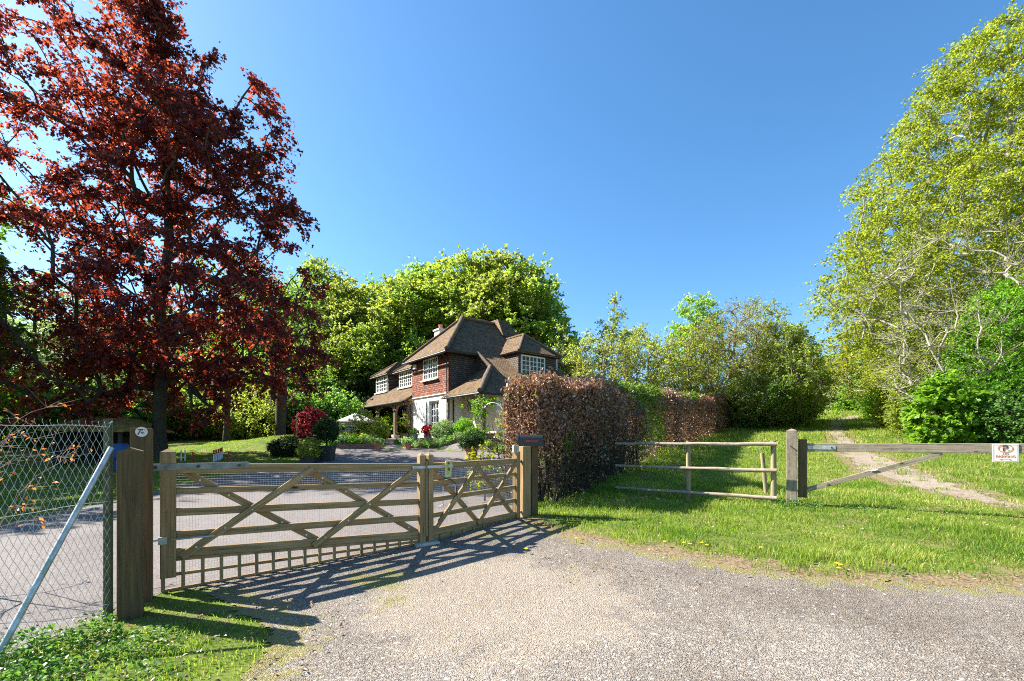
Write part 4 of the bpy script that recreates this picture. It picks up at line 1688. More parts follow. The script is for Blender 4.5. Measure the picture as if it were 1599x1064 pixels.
def profile_clumps(rng, n, axis, prof, ry=1.0, shell=.5, mind=.5, wob=.22, cx=0, cy=0):
    """prof: (z, radius) pairs; axis point gives x,y; clumps fill the turned volume, denser outside"""
    zs = np.array([p[0] for p in prof])
    rs = np.array([p[1] for p in prof])
    out = []
    tries = 0
    ph = rng.uniform(0, 6.28, 4)
    wt = rs / rs.sum()
    while len(out) < n and tries < n * 40:
        tries += 1
        z = rng.uniform(zs[0], zs[-1])
        r = np.interp(z, zs, rs)
        if rng.uniform() > (r / rs.max()) ** 1.2 + .05:
            continue
        a = rng.uniform(0, 2 * math.pi)
        rr = r * (1 + wob * (math.sin(a * 2 + ph[0] + z * .5) * .5 + math.sin(a * 3 + ph[1] - z * .7) * .5 + math.sin(z * 1.6 + ph[2]) * .3))
        q = rng.uniform() ** .5
        if rng.uniform() < shell:
            q = rng.uniform(.78, 1.0)
        p = A(axis[0] + rr * q * math.cos(a), axis[1] + rr * q * ry * math.sin(a), z)
        if out and np.min(np.linalg.norm(np.array(out) - p, axis=1)) < mind:
            continue
        out.append(p)
    return np.array(out)


def sprays(clumps, rng, twigs, per, rc, flat=.55, axis=None, sag=0.0):
    """leaf positions along short twigs around each clump; returns leaf pts, outward dirs, twig paths"""
    n = len(clumps)
    d = rng.normal(size=(n, twigs, 3))
    d[..., 2] *= flat
    if axis is not None:
        o_ = clumps - axis
        o_[:, 2] *= .4
        d = d + unit(o_)[:, None] * .7
    d = unit(d) * (rc * rng.uniform(.45, 1.15, (n, twigs, 1)))
    d[..., 2] -= sag * rc
    t = rng.uniform(.15, 1.05, (n, twigs, per, 1))
    P = clumps[:, None, None] + d[:, :, None] * t + rng.normal(size=(n, twigs, per, 3)) * rc * .085
    P[..., 2] -= (t[..., 0] ** 2) * sag * rc * .5
    D = np.broadcast_to(d[:, :, None], P.shape)
    tw = []
    for i in range(n):
        for j in range(twigs):
            tw.append(([clumps[i], clumps[i] + d[i, j] * .5, clumps[i] + d[i, j] * .95 - A(0, 0, sag * rc * .45)], None))
    return P.reshape(-1, 3), unit(D.reshape(-1, 3)), tw


def plant(name, base, label, cat, group, trunk, clumps, mat, rng, leaf=.1, twigs=6, per=8, rc=.6, flat=.55, shape='oval', tip=.012,
          twigr=.004, barkm='bark', droop=.2, sag=0.0, up=.7, crown='crown', trunkn='trunk', tn=6, keep_twigs=True, seg=.7, jitter=.12, power=.42, arch=.1, rise=.45):
    root = thing(name, base, label, cat, group)
    paths = skeleton(trunk, clumps, rng, tip, seg, power, jitter, arch, rise)
    ax = np.array([trunk[0][0], trunk[0][1], (trunk[0][2] + trunk[-1][2]) / 2])
    P, D, tw = sprays(clumps, rng, twigs, per, rc, flat, ax, sag)
    link_mesh(trunkn, tubes_mesh(trunkn, paths[:1] + paths[1:], tn), MT[barkm], root, smooth=True)
    if keep_twigs:
        link_mesh('twigs', tubes_mesh('twigs', [(p, [twigr * 1.5, twigr, twigr * .5]) for p, _ in tw], 3), MT[barkm], root)
    nrm = rng.normal(size=P.shape) * .75 + A(0, 0, up) + D * .25
    link_mesh(crown, leafmesh(crown, P, leaf, nrm, rng, shape, droop, D), MT[mat], root)
    return root


def shrub(name, base, label, cat, group, r, h, mat, n=60, leaf=.05, twigs=5, per=7, rc=.2, shape='oval', z0=.05, barkm='bark', seed=1, ry=1, dome=True, tip=.005, flat=.9, trunk=None, sag=0, up=.5):
    rng = np.random.default_rng(seed)
    base = np.array(base, float)
    prof = [(z0 * h, .72 * r), (.35 * h, r), (.65 * h, .92 * r), (.9 * h, .5 * r), (h, .15 * r)] if dome else [(z0 * h, r), (h * .5, r), (h, r * .95)]
    cl = profile_clumps(rng, n, (0, 0), prof, ry=ry, shell=.65, mind=rc * .35, wob=.10)
    cl = cl + base
    tr = trunk or [base, base + A(0, 0, h * .35)]
    return plant(name, base, label, cat, group, tr, cl, mat, rng, leaf=leaf, twigs=twigs, per=per, rc=rc, flat=flat, shape=shape, tip=tip,
                 twigr=.002, barkm=barkm, crown='foliage', trunkn='stem', tn=5, seg=max(.12, h * .2), sag=sag, up=up)


# ------------------------------------------------------------------ copper maple
rng = np.random.default_rng(3)
MB0 = at(250, 720, 17.0)
mz = g(MB0[0], MB0[1])
X0, Y0 = MB0[0], 17.0
cl1 = profile_clumps(rng, 300, (X0 + 1.0, Y0), [(3.7, 3.0), (4.8, 3.9), (6.5, 4.3), (9, 3.7), (11.5, 3.1), (13.4, 2.8), (14.8, 2.2), (15.3, 1.0)], ry=.75, shell=.4, mind=.5)
cl2 = profile_clumps(rng, 370, (X0 - 3.2, Y0 + .4), [(3.2, 4.2), (5, 5.3), (8, 5.8), (11, 5.4), (14, 4.4), (16.5, 3.2), (18.5, 2.0), (19.8, .8)], ry=.62, shell=.45, mind=.55)
cl3 = profile_clumps(rng, 26, (X0 - .25, Y0), [(15.4, .9), (17, .55), (18.6, .25)], ry=1, shell=.2, mind=.25)
cl4 = np.array([at(px, py, 16.6 + .6 * rng.normal()) for px, py in ((480, 600), (460, 575), (470, 545), (430, 590), (488, 520), (350, 625), (478, 482), (330, 640), (300, 640), (180, 640), (140, 630), (90, 625), (50, 640), (330, 610), (160, 612), (200, 600), (120, 600), (360, 590), (330, 100), (350, 112), (372, 122), (395, 130), (408, 140), (385, 150), (315, 98), (360, 140), (425, 205), (432, 235), (415, 175), (400, 165), (450, 320), (462, 345), (470, 420), (485, 450), (490, 545), (478, 570))])
cl = np.vstack([cl1, cl2, cl3, cl4])
cl5 = profile_clumps(rng, 45, (X0 + 2.3, Y0), [(9.5, 1.8), (11.5, 2.2), (13.2, 2.1), (14.6, 1.7), (15.2, .8)], ry=.9, shell=.3, mind=.4)
cl = np.vstack([cl, cl5])
# thin the crown in loose bands so that sky shows through
kp = fbm(cl[:, 0] * .55 + cl[:, 2] * .25, cl[:, 2] * .8, 77, 3) > .30
cl = cl[kp]
trunk = [A(X0, Y0, mz - .1), A(X0 - .03, Y0, 2.6), A(X0 + .05, Y0, 4.6), A(X0 + .0, Y0, 6.4), A(X0 + .35, Y0, 9), A(X0 + .2, Y0, 12), A(X0 + .0, Y0, 15.2), A(X0 - .2, Y0, 18.2)]
maple = plant('copper_maple', MB0 * A(1, 1, 0) + A(0, 0, mz), 'tall spreading maple with dark red and copper leaves, left of the gravel drive', 'tree', None, trunk, cl, 'maple', rng,
              leaf=.118, twigs=8, per=17, rc=.82, flat=.42, shape='maple', tip=.0165, twigr=.0065, droop=.75, sag=.22, up=.6, tn=8, arch=.05, power=.40, rise=.75)

# ------------------------------------------------------------------ wood behind the house: four grown crowns, copied
def make_tree(seed, name, label, group, mat, h, r, crown0, n, leaf, per=9, twigs=6, rc=.9, loc=(0, 0, 0), top=.25, barkm='bark', flat=.45, shape='oval', tip=.022, wob=.3, up=.8, sag=.1, cat='tree', seg=1.0, mind=.6, keep=True, shell=.6):
    rng = np.random.default_rng(seed)
    b = np.array(loc, float)
    prof = [(crown0 * h, r * .55), (crown0 * h + .18 * h, r * .95), (.55 * h, r), (.75 * h, r * .82), (.9 * h, r * .5), (h, r * top)]
    cl = profile_clumps(rng, n, (0, 0), prof, shell=shell, mind=mind, wob=wob) + b
    tr = [b - A(0, 0, .2), b + A(.1, 0, h * .3), b + A(-.15, .1, h * .6), b + A(0, 0, h * .88)]
    return plant(name, b, label, cat, group, tr, cl, mat, rng, leaf=leaf, twigs=twigs, per=per, rc=rc, flat=flat, shape=shape, tip=tip, twigr=.008, barkm=barkm,
                 up=up, sag=sag, seg=seg, keep_twigs=keep)


_mesh_home = {}


def recolor(root, mat):
    for ch in root.children:
        if ch.name.split('.')[0] in ('crown', 'foliage'):
            ch.material_slots[0].link = 'OBJECT'
            ch.material_slots[0].material = MT[mat]


def place(proto, X, Y, sc, rot, label=None, mat=None, first=False, group=None, zs=1.0, dz=0):
    o = proto if first else copy_tree(proto)
    o.location = (X, Y, g(X, Y) + dz)
    o.scale = (sc, sc, sc * zs)
    o.rotation_euler = (0, 0, rot)
    if label:
        o['label'] = label
    if group:
        o['group'] = group
    if mat:
        recolor(o, mat)
    return o


GW = 'trees of the wood behind the cottage'
LW = 'one of the crowded green trees in the wood behind the cottage'
pA = make_tree(21, 'beech_tree', LW, GW, 'beech', 16, 5.0, .22, 300, .30, per=12, twigs=6, rc=1.2)
pB = make_tree(22, 'beech_tree', LW, GW, 'beech', 15, 4.2, .12, 280, .28, per=12, twigs=6, rc=1.1, wob=.4)
pC = make_tree(23, 'beech_tree', LW, GW, 'beech', 17, 4.4, .30, 260, .30, per=12, twigs=6, rc=1.2, wob=.35)
protos = [pA, pB, pC]
used = set()
# (pixel column, top row, distance, prototype, material)
rows = [(470, 430, 47, 1, 'beech'), (505, 402, 50, 2, 'beech'), (545, 436, 46, 0, 'beech'), (585, 440, 50, 1, 'yellow_leaf'), (622, 426, 44, 2, 'beech'),
        (662, 410, 46, 2, 'beech'), (700, 396, 47, 1, 'yellow_leaf'), (735, 388, 44, 2, 'beech'), (775, 400, 47, 1, 'yellow_leaf'), (793, 386, 43, 0, 'beech'), (826, 404, 42, 1, 'beech'),
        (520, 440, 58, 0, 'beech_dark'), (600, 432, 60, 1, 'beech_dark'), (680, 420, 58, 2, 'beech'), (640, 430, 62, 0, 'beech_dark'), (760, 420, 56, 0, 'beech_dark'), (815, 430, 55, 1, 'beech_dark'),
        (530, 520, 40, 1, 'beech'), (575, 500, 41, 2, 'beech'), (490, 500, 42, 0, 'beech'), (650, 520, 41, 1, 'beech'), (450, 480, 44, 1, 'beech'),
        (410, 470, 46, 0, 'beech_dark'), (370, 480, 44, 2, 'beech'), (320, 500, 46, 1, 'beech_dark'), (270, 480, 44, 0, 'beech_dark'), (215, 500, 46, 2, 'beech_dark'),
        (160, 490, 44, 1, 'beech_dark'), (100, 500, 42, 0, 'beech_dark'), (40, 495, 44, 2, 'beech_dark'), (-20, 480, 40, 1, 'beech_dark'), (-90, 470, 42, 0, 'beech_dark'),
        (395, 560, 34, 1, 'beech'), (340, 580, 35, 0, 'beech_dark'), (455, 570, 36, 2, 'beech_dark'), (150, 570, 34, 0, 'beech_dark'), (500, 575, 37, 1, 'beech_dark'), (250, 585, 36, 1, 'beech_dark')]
for i, (px, ty, Y, k, mt) in enumerate(rows):
    X = (px - CX) / F * Y
    gz_ = g(X, Y)
    ht = CH + (HY - ty) / F * Y - gz_
    base_h = (16, 15, 17)[k]
    sc = ht / (base_h * 1.04)
    sx = max(sc, .8) if ht > 10 else max(sc, .5)
    lab = None
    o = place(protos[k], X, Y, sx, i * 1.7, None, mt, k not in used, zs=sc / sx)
    used.add(k)
    WL = {0: 'green tree at the left shoulder of the wood, half hidden by the copper maple', 1: 'first bright crown on the skyline right of the copper maple', 2: 'bright crown on the skyline above the left end of the loggia',
          4: 'green crown on the skyline above the small left dormers', 6: 'yellow-green crown on the skyline above the chimney', 7: 'tall crown on the skyline straight above the main roof ridge',
          9: 'tall crown on the skyline above the right-hand dormer', 3: 'yellowish crown between the loggia and the chimney on the skyline', 5: 'light crown just left of the chimney on the skyline', 8: 'yellowish crown above the little gablet on the roof',
          28: 'dark green tree at the far left behind the hut', 32: 'sunlit low tree under the right side of the copper maple', 35: 'dark green tree behind the hut roof', 20: 'green tree immediately behind the left side of the main roof',
          17: 'green tree straight behind the pale parasol', 18: 'green tree straight behind the left loggia dormer'}
    WL[10] = 'broad green beech directly behind the cottage roof, its right side against the open sky'
    WL[23] = 'sunlit green tree between the copper maple and the cottage wood'
    if 'group' in o.keys():
        del o['group']
    if i in WL:
        o['label'] = WL[i]
    else:
        o['label'] = LW
        o['group'] = GW
for i, (X, Y, sc, k, lb) in enumerate(((-21.5, 14.5, .75, 0, 'tree beyond the left edge shading the lawn behind the wire fence'), (-15.5, 9.2, .50, 1, 'small tree just outside the left edge behind the wire fence'), (-27, 19, .9, 2, 'tall tree beyond the left edge behind the hut'))):
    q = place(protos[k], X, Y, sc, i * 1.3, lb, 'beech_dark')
    if 'group' in q.keys():
        del q['group']
# slender dark trunks standing at the lawn edge
for i, (px, Y, r_, lb) in enumerate(((353, 25, .16, 'thin dark woodland tree at the lawn edge, right of the copper maple'), (437, 27, .30, 'thick grey-barked woodland tree beside the low clipped mound shrub'), (425, 29, .2, 'dark slim trunk just left of the thick grey-barked tree'))):
    X = (px - CX) / F * Y
    rg = np.random.default_rng(60 + i)
    b = A(X, Y, g(X, Y))
    c_ = profile_clumps(rg, 80, (X, Y), [(b[2] + 4.2, 1.6), (b[2] + 7, 2.6), (b[2] + 10, 2)], mind=.4)
    plant('woodland_tree', b, lb, 'tree', None, [b - A(0, 0, .2), b + A(.1, 0, 3), b + A(-.1, 0, 6), b + A(.1, 0, 9)], c_, 'beech_dark', rg, leaf=.14, twigs=6, per=9, rc=.8, tip=r_ / 80 ** .42, twigr=.006)
# undergrowth at the wood's edge
pU = shrub('undergrowth_bush', (0, 0, 0), 'one of the low leafy bushes along the shaded edge of the wood', 'bush', 'low bushes along the wood edge', 1.9, 2.3, 'beech_dark', 130, .15, 6, 9, .55, seed=71)
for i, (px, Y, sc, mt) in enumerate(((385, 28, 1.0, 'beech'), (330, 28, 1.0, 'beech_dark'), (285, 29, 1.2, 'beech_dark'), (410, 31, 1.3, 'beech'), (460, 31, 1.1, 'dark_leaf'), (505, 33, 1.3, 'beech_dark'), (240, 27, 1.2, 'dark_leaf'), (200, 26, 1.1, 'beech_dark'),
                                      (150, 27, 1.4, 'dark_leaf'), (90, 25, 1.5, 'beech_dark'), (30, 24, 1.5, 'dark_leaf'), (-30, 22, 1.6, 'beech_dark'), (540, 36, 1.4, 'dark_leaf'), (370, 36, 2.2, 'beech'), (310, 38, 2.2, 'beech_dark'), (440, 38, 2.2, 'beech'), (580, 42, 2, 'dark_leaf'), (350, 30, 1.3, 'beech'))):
    UL = {0: 'sunlit low bush between the two slim woodland trunks', 1: 'low bush right behind the red-topped poles', 3: 'bright low bush just left of the thick grey-barked tree', 4: 'dark bush behind the crimson Japanese maple, at the left',
          5: 'shaded bush between the crimson maple and the parasol', 2: 'shaded bush directly right of the copper maple trunk', 6: 'dark bush behind the trunk of the copper maple', 7: 'dark bush just right of the hut roof', 8: 'dark bush behind the middle of the hut roof',
          9: 'shaded bush behind the left end of the hut roof', 10: 'dark bush near the left edge behind the wire fence', 13: 'large sunlit bush set back in the wood right of the copper maple', 12: 'dark bush behind the pale parasol', 16: 'dark bush behind the left dormer of the cottage'}
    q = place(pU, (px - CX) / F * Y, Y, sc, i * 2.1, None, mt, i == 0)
    if 'group' in q.keys():
        del q['group']
    q['label'] = UL.get(i, 'one of the low leafy bushes along the shaded edge of the wood')
    if i not in UL:
        q['group'] = 'low bushes along the wood edge'
# pale whitebeam on the far left
X, Y = at(55, 0, 27)[:2]
make_tree(31, 'whitebeam_tree', 'pale silvery-green tree seen under the copper maple at the far left', None, 'pale_leaf', 9.5, 4.2, .2, 190, .20, per=10, rc=.9, loc=(X, Y, g(X, Y)))

# ------------------------------------------------------------------ thicket beyond the hedge
def thick(seed, name, label, px, ty, Y, wpx, mat, leaf=.13, n=170, per=9, twigs=7, barkm='twig', cat='tree', group=None, rc=.8, crown0=.08, shape='oval', top=.3, up=.6, flat=.7, tip=.016, shell=.6):
    X = (px - CX) / F * Y
    b = (X, Y, g(X, Y))
    h = (CH + (HY - ty) / F * Y - b[2]) * 1.03 + .2
    r = wpx / 2 / F * Y * 1.1
    return make_tree(seed, name, label, group, mat, h, r, crown0, n, leaf, per, twigs, rc, b, top, barkm, flat, shape, tip, .28, up, .05, cat, .7, .3, True, shell)


thick(41, 'sallow_bush', 'yellowish-green wispy sallow beside the cottage flue', 895, 520, 36, 90, 'olive', .14, 150, 7, group=None)
thick(42, 'sallow_bush', 'olive twiggy bush showing above the near end of the brown hedge', 945, 530, 33, 90, 'olive', .13, 150, 7)
thick(43, 'young_sycamore', 'slim young tree with open leafy top above the left of the thicket', 958, 478, 38, 44, 'beech', .17, 44, 8, crown0=.45, rc=.7)
thick(44, 'sallow_bush', 'broad yellow-green bush in the middle of the thicket behind the hedge', 1015, 524, 34, 110, 'olive', .13, 210, 8)
thick(45, 'sycamore_tree', 'bright green sycamore rising highest out of the thicket', 1088, 470, 40, 70, 'beech', .2, 130, 10, crown0=.35, rc=.9)
thick(46, 'hawthorn_bush', 'light green rounded bush right of the brightest sycamore', 1078, 520, 33, 100, 'yellow_leaf', .12, 220, 8)
thick(47, 'hazel_bush', 'brownish twiggy hazel with sparse leaves in the thicket', 1150, 482, 34, 110, 'olive', .12, 240, 4, twigs=9, rc=1.0)
thick(48, 'sallow_bush', 'grey-green tree at the top right shoulder of the thicket', 1195, 480, 36, 100, 'olive', .13, 240, 8)
thick(49, 'hawthorn_tree', 'dense mid-green tree overhanging the grass at the right of the thicket', 1225, 518, 33, 100, 'beech', .15, 260, 10)
thick(50, 'sallow_bush', 'dull green bush at the far right end of the thicket near the path', 1256, 540, 38, 50, 'olive', .14, 170, 8)
thick(51, 'hawthorn_bush', 'bushy yellow-green shrub at the foot of the thicket beyond the hedge end', 1105, 575, 38, 100, 'beech', .13, 220, 8)
thick(52, 'bramble_bush', 'dark shaded bush at the foot of the thicket beside the grass', 1185, 590, 33.5, 110, 'beech_dark', .14, 240, 9)
thick(53, 'bramble_bush', 'low dark bush at the right foot of the thicket near the path crest', 1232, 610, 36, 60, 'beech_dark', .14, 170, 9)
thick(54, 'sallow_bush', 'pale willow-like bush where the path disappears', 1318, 590, 52, 66, 'pale_leaf', .2, 170, 8)
thick(55, 'field_tree', 'rounded green tree at the far end of the path, left side', 1300, 560, 62, 60, 'beech', .26, 160, 9, crown0=.01, rc=1.2)
thick(56, 'field_tree', 'yellow-green tree at the far end of the path, overhung by the great tree', 1352, 548, 58, 86, 'yellow_leaf', .26, 260, 9, crown0=.01, rc=1.2)
thick(57, 'sallow_bush', 'feathery olive bush behind the slim young tree', 985, 520, 42, 100, 'olive', .16, 170, 8)
thick(58, 'sallow_bush', 'olive bush behind the cottage at the left end of the thicket', 870, 540, 40, 80, 'olive', .16, 150, 8)
thick(59, 'field_tree', 'light yellow-green tree filling the gap right of the path end', 1392, 570, 46, 80, 'yellow_leaf', .2, 220, 9, crown0=.03, rc=1.0)
thick(60, 'field_tree', 'mid-green far tree between the thicket and the great tree on the right', 1330, 575, 72, 110, 'beech', .3, 200, 9, crown0=.02, rc=1.4)

thick(63, 'field_tree', 'bright low tree closing the view just right of the path crest', 1362, 590, 48, 70, 'bright', .2, 200, 9, crown0=.01, rc=.9)
thick(64, 'field_tree', 'pale green low tree straight above the path crest', 1330, 600, 56, 60, 'yellow_leaf', .22, 180, 9, crown0=.01, rc=.9)

# ------------------------------------------------------------------ right-hand trees
rng = np.random.default_rng(91)
TX, TY = 27.6, 25.0
tz = g(TX, TY)
env = profile_clumps(rng, 950, (TX, TY), [(4.2, 4.5), (6.2, 7.0), (8.5, 8.0), (11, 8.2), (14, 7.7), (17, 6.8), (20, 5.6), (22.5, 3.8), (24.3, 1.2)], ry=.75, shell=.6, mind=.5, wob=.14)
dr_ = np.array([at(px, py, 24 + rng.normal()) for px, py in ((1285, 462), (1300, 450), (1310, 480), (1320, 500), (1300, 430), (1330, 520), (1345, 535), (1290, 480), (1325, 445), (1340, 480), (1350, 510), (1318, 400), (1335, 380), (1350, 300), (1372, 250))])
big_t = plant('hornbeam_tree', (TX, TY, tz), 'huge yellow-green tree at the right edge, reaching the top of the view', 'tree', None,
              [A(TX, TY, tz - .2), A(TX, TY, 5), A(TX - .4, TY, 12), A(TX - .2, TY, 22)], np.vstack([env, dr_]), 'yellow_leaf', rng, leaf=.135, twigs=8, per=26, rc=1.1, flat=.5, tip=.02, twigr=.006,
              sag=.25, droop=.4, up=.7, barkm='pale_bark', seg=1.0)
make_tree(92, 'hornbeam_tree', 'second tall yellow-green tree behind the huge one at the right edge', None, 'yellow_leaf', 23, 9, .1, 520, .22, per=14, rc=1.3, loc=(36, 30, g(36, 30)), barkm='pale_bark')
make_tree(93, 'hornbeam_tree', 'green tree filling in under the huge one, farther up the slope', None, 'yellow_leaf', 14, 6, .05, 400, .2, per=13, rc=1.1, loc=(34, 37, g(34, 37)), barkm='pale_bark')
# pale bare-twigged hazel in front of it
rng = np.random.default_rng(95)
HX, HY_ = 20.6, 20.5
hz0 = g(HX, HY_)
cl = profile_clumps(rng, 170, (HX, HY_), [(hz0 + .8, 2.0), (hz0 + 2.5, 3.4), (hz0 + 4.5, 4.1), (hz0 + 7, 3.9), (hz0 + 8.6, 2.6), (hz0 + 9.6, 1.0)], ry=.6, shell=.75, mind=.4)
plant('hazel_tree', (HX, HY_, hz0), 'open grey-branched tree with small sparse leaves in front of the huge right-hand tree', 'tree', None,
      [A(HX + .8, HY_, hz0 - .1), A(HX + .6, HY_, hz0 + .8), A(HX + .4, HY_, hz0 + 2.2)], cl, 'olive', rng, leaf=.085, twigs=10, per=5, rc=1.1, flat=.6, tip=.022, twigr=.008, barkm='pale_bark',
      up=.5, sag=-.1, seg=.9, arch=.12, rise=.2, power=.33)


def rshrub(seed, name, label, px, ty, by_, Y, wpx, mat, leaf, n, per=9, shape='oval', rc=.6, z0=.02, cat='bush', twigs=6, ry=.8, up=.6):
    X = (px - CX) / F * Y
    z = g(X, Y)
    h = CH + (HY - ty) / F * Y - z
    r = wpx / 2 / F * Y
    return shrub(name, (X, Y, z), label, cat, None, r, h, mat, n, leaf, twigs, per, rc, shape, z0, seed=seed, ry=ry, tip=.012, up=up)


rshrub(101, 'elder_bush', 'dense vivid green bush at the right edge above the barrier', 1575, 440, 690, 19.5, 150, 'bright', .11, 520, 11, rc=.55, ry=.9)
rshrub(102, 'sycamore_sapling', 'low leafy sycamore shrub with big bright leaves right of the grass', 1478, 590, 690, 18.8, 96, 'bright', .17, 150, 9, 'maple', .42, up=1.0)
rshrub(103, 'bramble_bush', 'low tangled bush at the grass edge below the vivid green bush', 1560, 615, 700, 18.2, 130, 'weed', .10, 260, 9, rc=.4)
rshrub(104, 'hawthorn_bush', 'green bush left of the big-leaved sycamore shrub', 1440, 560, 680, 24, 90, 'beech', .12, 300, 10, rc=.6)
rshrub(105, 'hawthorn_bush', 'pale green hedge-like bush on the right side of the path', 1415, 585, 665, 30, 80, 'yellow_leaf', .13, 240, 9, rc=.6)
rshrub(106, 'hawthorn_bush', 'small light green bush at the right of the path crest', 1385, 605, 650, 38, 60, 'bright', .16, 180, 9, rc=.7)
rshrub(107, 'bramble_bush', 'tangled bush running off the right edge behind the barrier', 1660, 600, 700, 19, 120, 'weed', .12, 260, 9, rc=.5)
rshrub(108, 'elder_bush', 'tall green bush beyond the right edge next to the vivid bush', 1670, 480, 700, 22, 150, 'bright', .13, 330, 9, rc=.7)
rshrub(109, 'hazel_bush', 'olive bush under the open grey-branched tree', 1500, 520, 690, 22.5, 130, 'olive', .12, 330, 9, rc=.7)

# ------------------------------------------------------------------ beech hedge
HL = [(.50, 8.75), (1.9, 10.8), (3.25, 13.6), (5.0, 17.0), (7.3, 21), (11.9, 28), (18.0, 36.5)]
HT = [2.38, 2.5, 2.66, 2.68, 2.6, 2.4, 2.15]
hp = np.array(HL)
segl = np.hypot(*(hp[1:] - hp[:-1]).T)
cum = np.concatenate([[0], np.cumsum(segl)])


def hedge_pt(a, k):
    """a metres along, k metres to the left of the right face"""
    x = np.interp(a, cum, hp[:, 0])
    y = np.interp(a, cum, hp[:, 1])
    dx = np.interp(a + .3, cum, hp[:, 0]) - np.interp(a - .3, cum, hp[:, 0])
    dy = np.interp(a + .3, cum, hp[:, 1]) - np.interp(a - .3, cum, hp[:, 1])
    L = np.hypot(dx, dy) + 1e-9
    return x - dy / L * k, y + dx / L * k


hedge = thing('beech_hedge', (.2, 9.2, g(.2, 9.2)), 'long clipped beech hedge still holding brown winter leaves, behind the mailbox', 'hedge')
rng = np.random.default_rng(7)
TWD = .85


def hedge_leaves(a0, a1, n):
    a = rng.uniform(a0, a1, n)
    k0 = rng.uniform(0, 1, n)
    ht = np.interp(a, cum, HT) + .16 * (fbm(a * 1.5, a * 0 + k0 * 1.2, 4) - .5) * 2 + .05 * np.sin(a * 2.3)
    side = rng.choice(4, n, p=[.42, .22, .26, .10])
    dep = rng.normal(.05, .11, n)
    dep = np.where(rng.uniform(size=n) < .18, rng.uniform(0, .6, n), dep)
    u = np.where(side == 2, k0, rng.uniform(0, 1, n))
    k = np.where(side == 0, dep, np.where(side == 1, TWD - dep, u * TWD))
    z = np.where(side == 2, ht - dep, u * ht)
    rg_ = (.30 * (fbm(a * 1.2 + side * 9, z * 1.4, 9, 5) - .48)) * 2
    k = k + np.where(side == 0, -rg_, np.where(side == 1, rg_, 0))
    z = z + np.where(side == 2, rg_ * .7, 0)
    end = side == 3
    a = np.where(end, a0 + dep, a)
    z = np.where(end, u * ht, z)
    k = np.where(end, rng.uniform(0, TWD, n), k)
    nr_ = np.clip(.55 - a, 0, 1) if a0 == 0 else a * 0
    k = k + np.where(side == 0, nr_ ** 2 * .6, np.where(side == 1, -nr_ ** 2 * .5, 0))
    z = z - np.where(z > ht - .4, nr_ * .12, 0)
    # round the top shoulders
    tk = np.clip((z - ht + .4) / .4, 0, 1)
    k = np.where(side == 0, k + tk * tk * .22, np.where(side == 1, k - tk * tk * .22, k))
    out = A(1, 0, 0) * 0
    x, y = hedge_pt(a, k)
    fx, fy = hedge_pt(a, k - .01)
    nrm = np.stack([np.where(side == 1, -1, 1) * .8, np.full(n, -.5), np.where(side == 2, 1.0, .25)], 1)
    return np.stack([x, y, G(x, y) + z], 1), z, ht, a, k, nrm


def thin(z, a, lo, hi, full):
    """leaves thin out near the ground where the stems show"""
    p = lo + (1 - lo) * sstep(.7, hi, z + .5 * (fbm(a * 1.1, z * 1.2, 31) - .45))
    return rng.uniform(size=len(z)) < np.maximum(p, full)


Ps, Ns, Ss = [], [], []
Pg, Ng, Sg = [], [], []
for a0, a1, n, sz in ((0, 3.2, 31000, .084), (3.2, 8, 30000, .092), (8, 15, 34000, .10), (15, cum[-1], 42000, .14)):
    P, z, ht, a, k, nr = hedge_leaves(a0, a1, n)
    kp = thin(z, a, (.03, .05, .35, .6)[int(a0 > 2) + int(a0 > 7) + int(a0 > 14)], (1.85, 1.75, 1.2, 1.0)[int(a0 > 2) + int(a0 > 7) + int(a0 > 14)], .0)
    gn = fbm(a * .9, z * .9 + k, 51, 4) + .25 * (fbm(a * 3, z * 3, 52, 3) - .45)
    patch = np.exp(-((a - 9.6) / 1.5) ** 2) * .36 + np.exp(-((a - 12.4) / 1.1) ** 2) * .30 + np.exp(-((a - 30) / 1.6) ** 2) * .38 + np.exp(-((a - 20) / 1.2) ** 2) * .2 + .32 * (z > ht - .16) * (a > 5.5) * (a < 22)
    isg = (gn + patch * rng.uniform(.7, 1.2, n)) > .72
    m1 = kp & ~isg
    m2 = kp & isg
    Ps.append(P[m1]); Ns.append(nr[m1]); Ss.append(np.full(m1.sum(), sz))
    Pg.append(P[m2]); Ng.append(nr[m2]); Sg.append(np.full(m2.sum(), sz * .95))
P = np.vstack(Ps)
link_mesh('brown_foliage', leafmesh('brown_foliage', P, np.concatenate(Ss), np.vstack(Ns) * .6 + rng.normal(size=P.shape) * .9, rng, 'curl', .5), MT['brown_leaf'], hedge)
P = np.vstack(Pg)
link_mesh('green_foliage', leafmesh('green_foliage', P, np.concatenate(Sg), np.vstack(Ng) * .6 + rng.normal(size=P.shape) * .9, rng, 'oval', .2), MT['beech_dark'], hedge)
paths = []
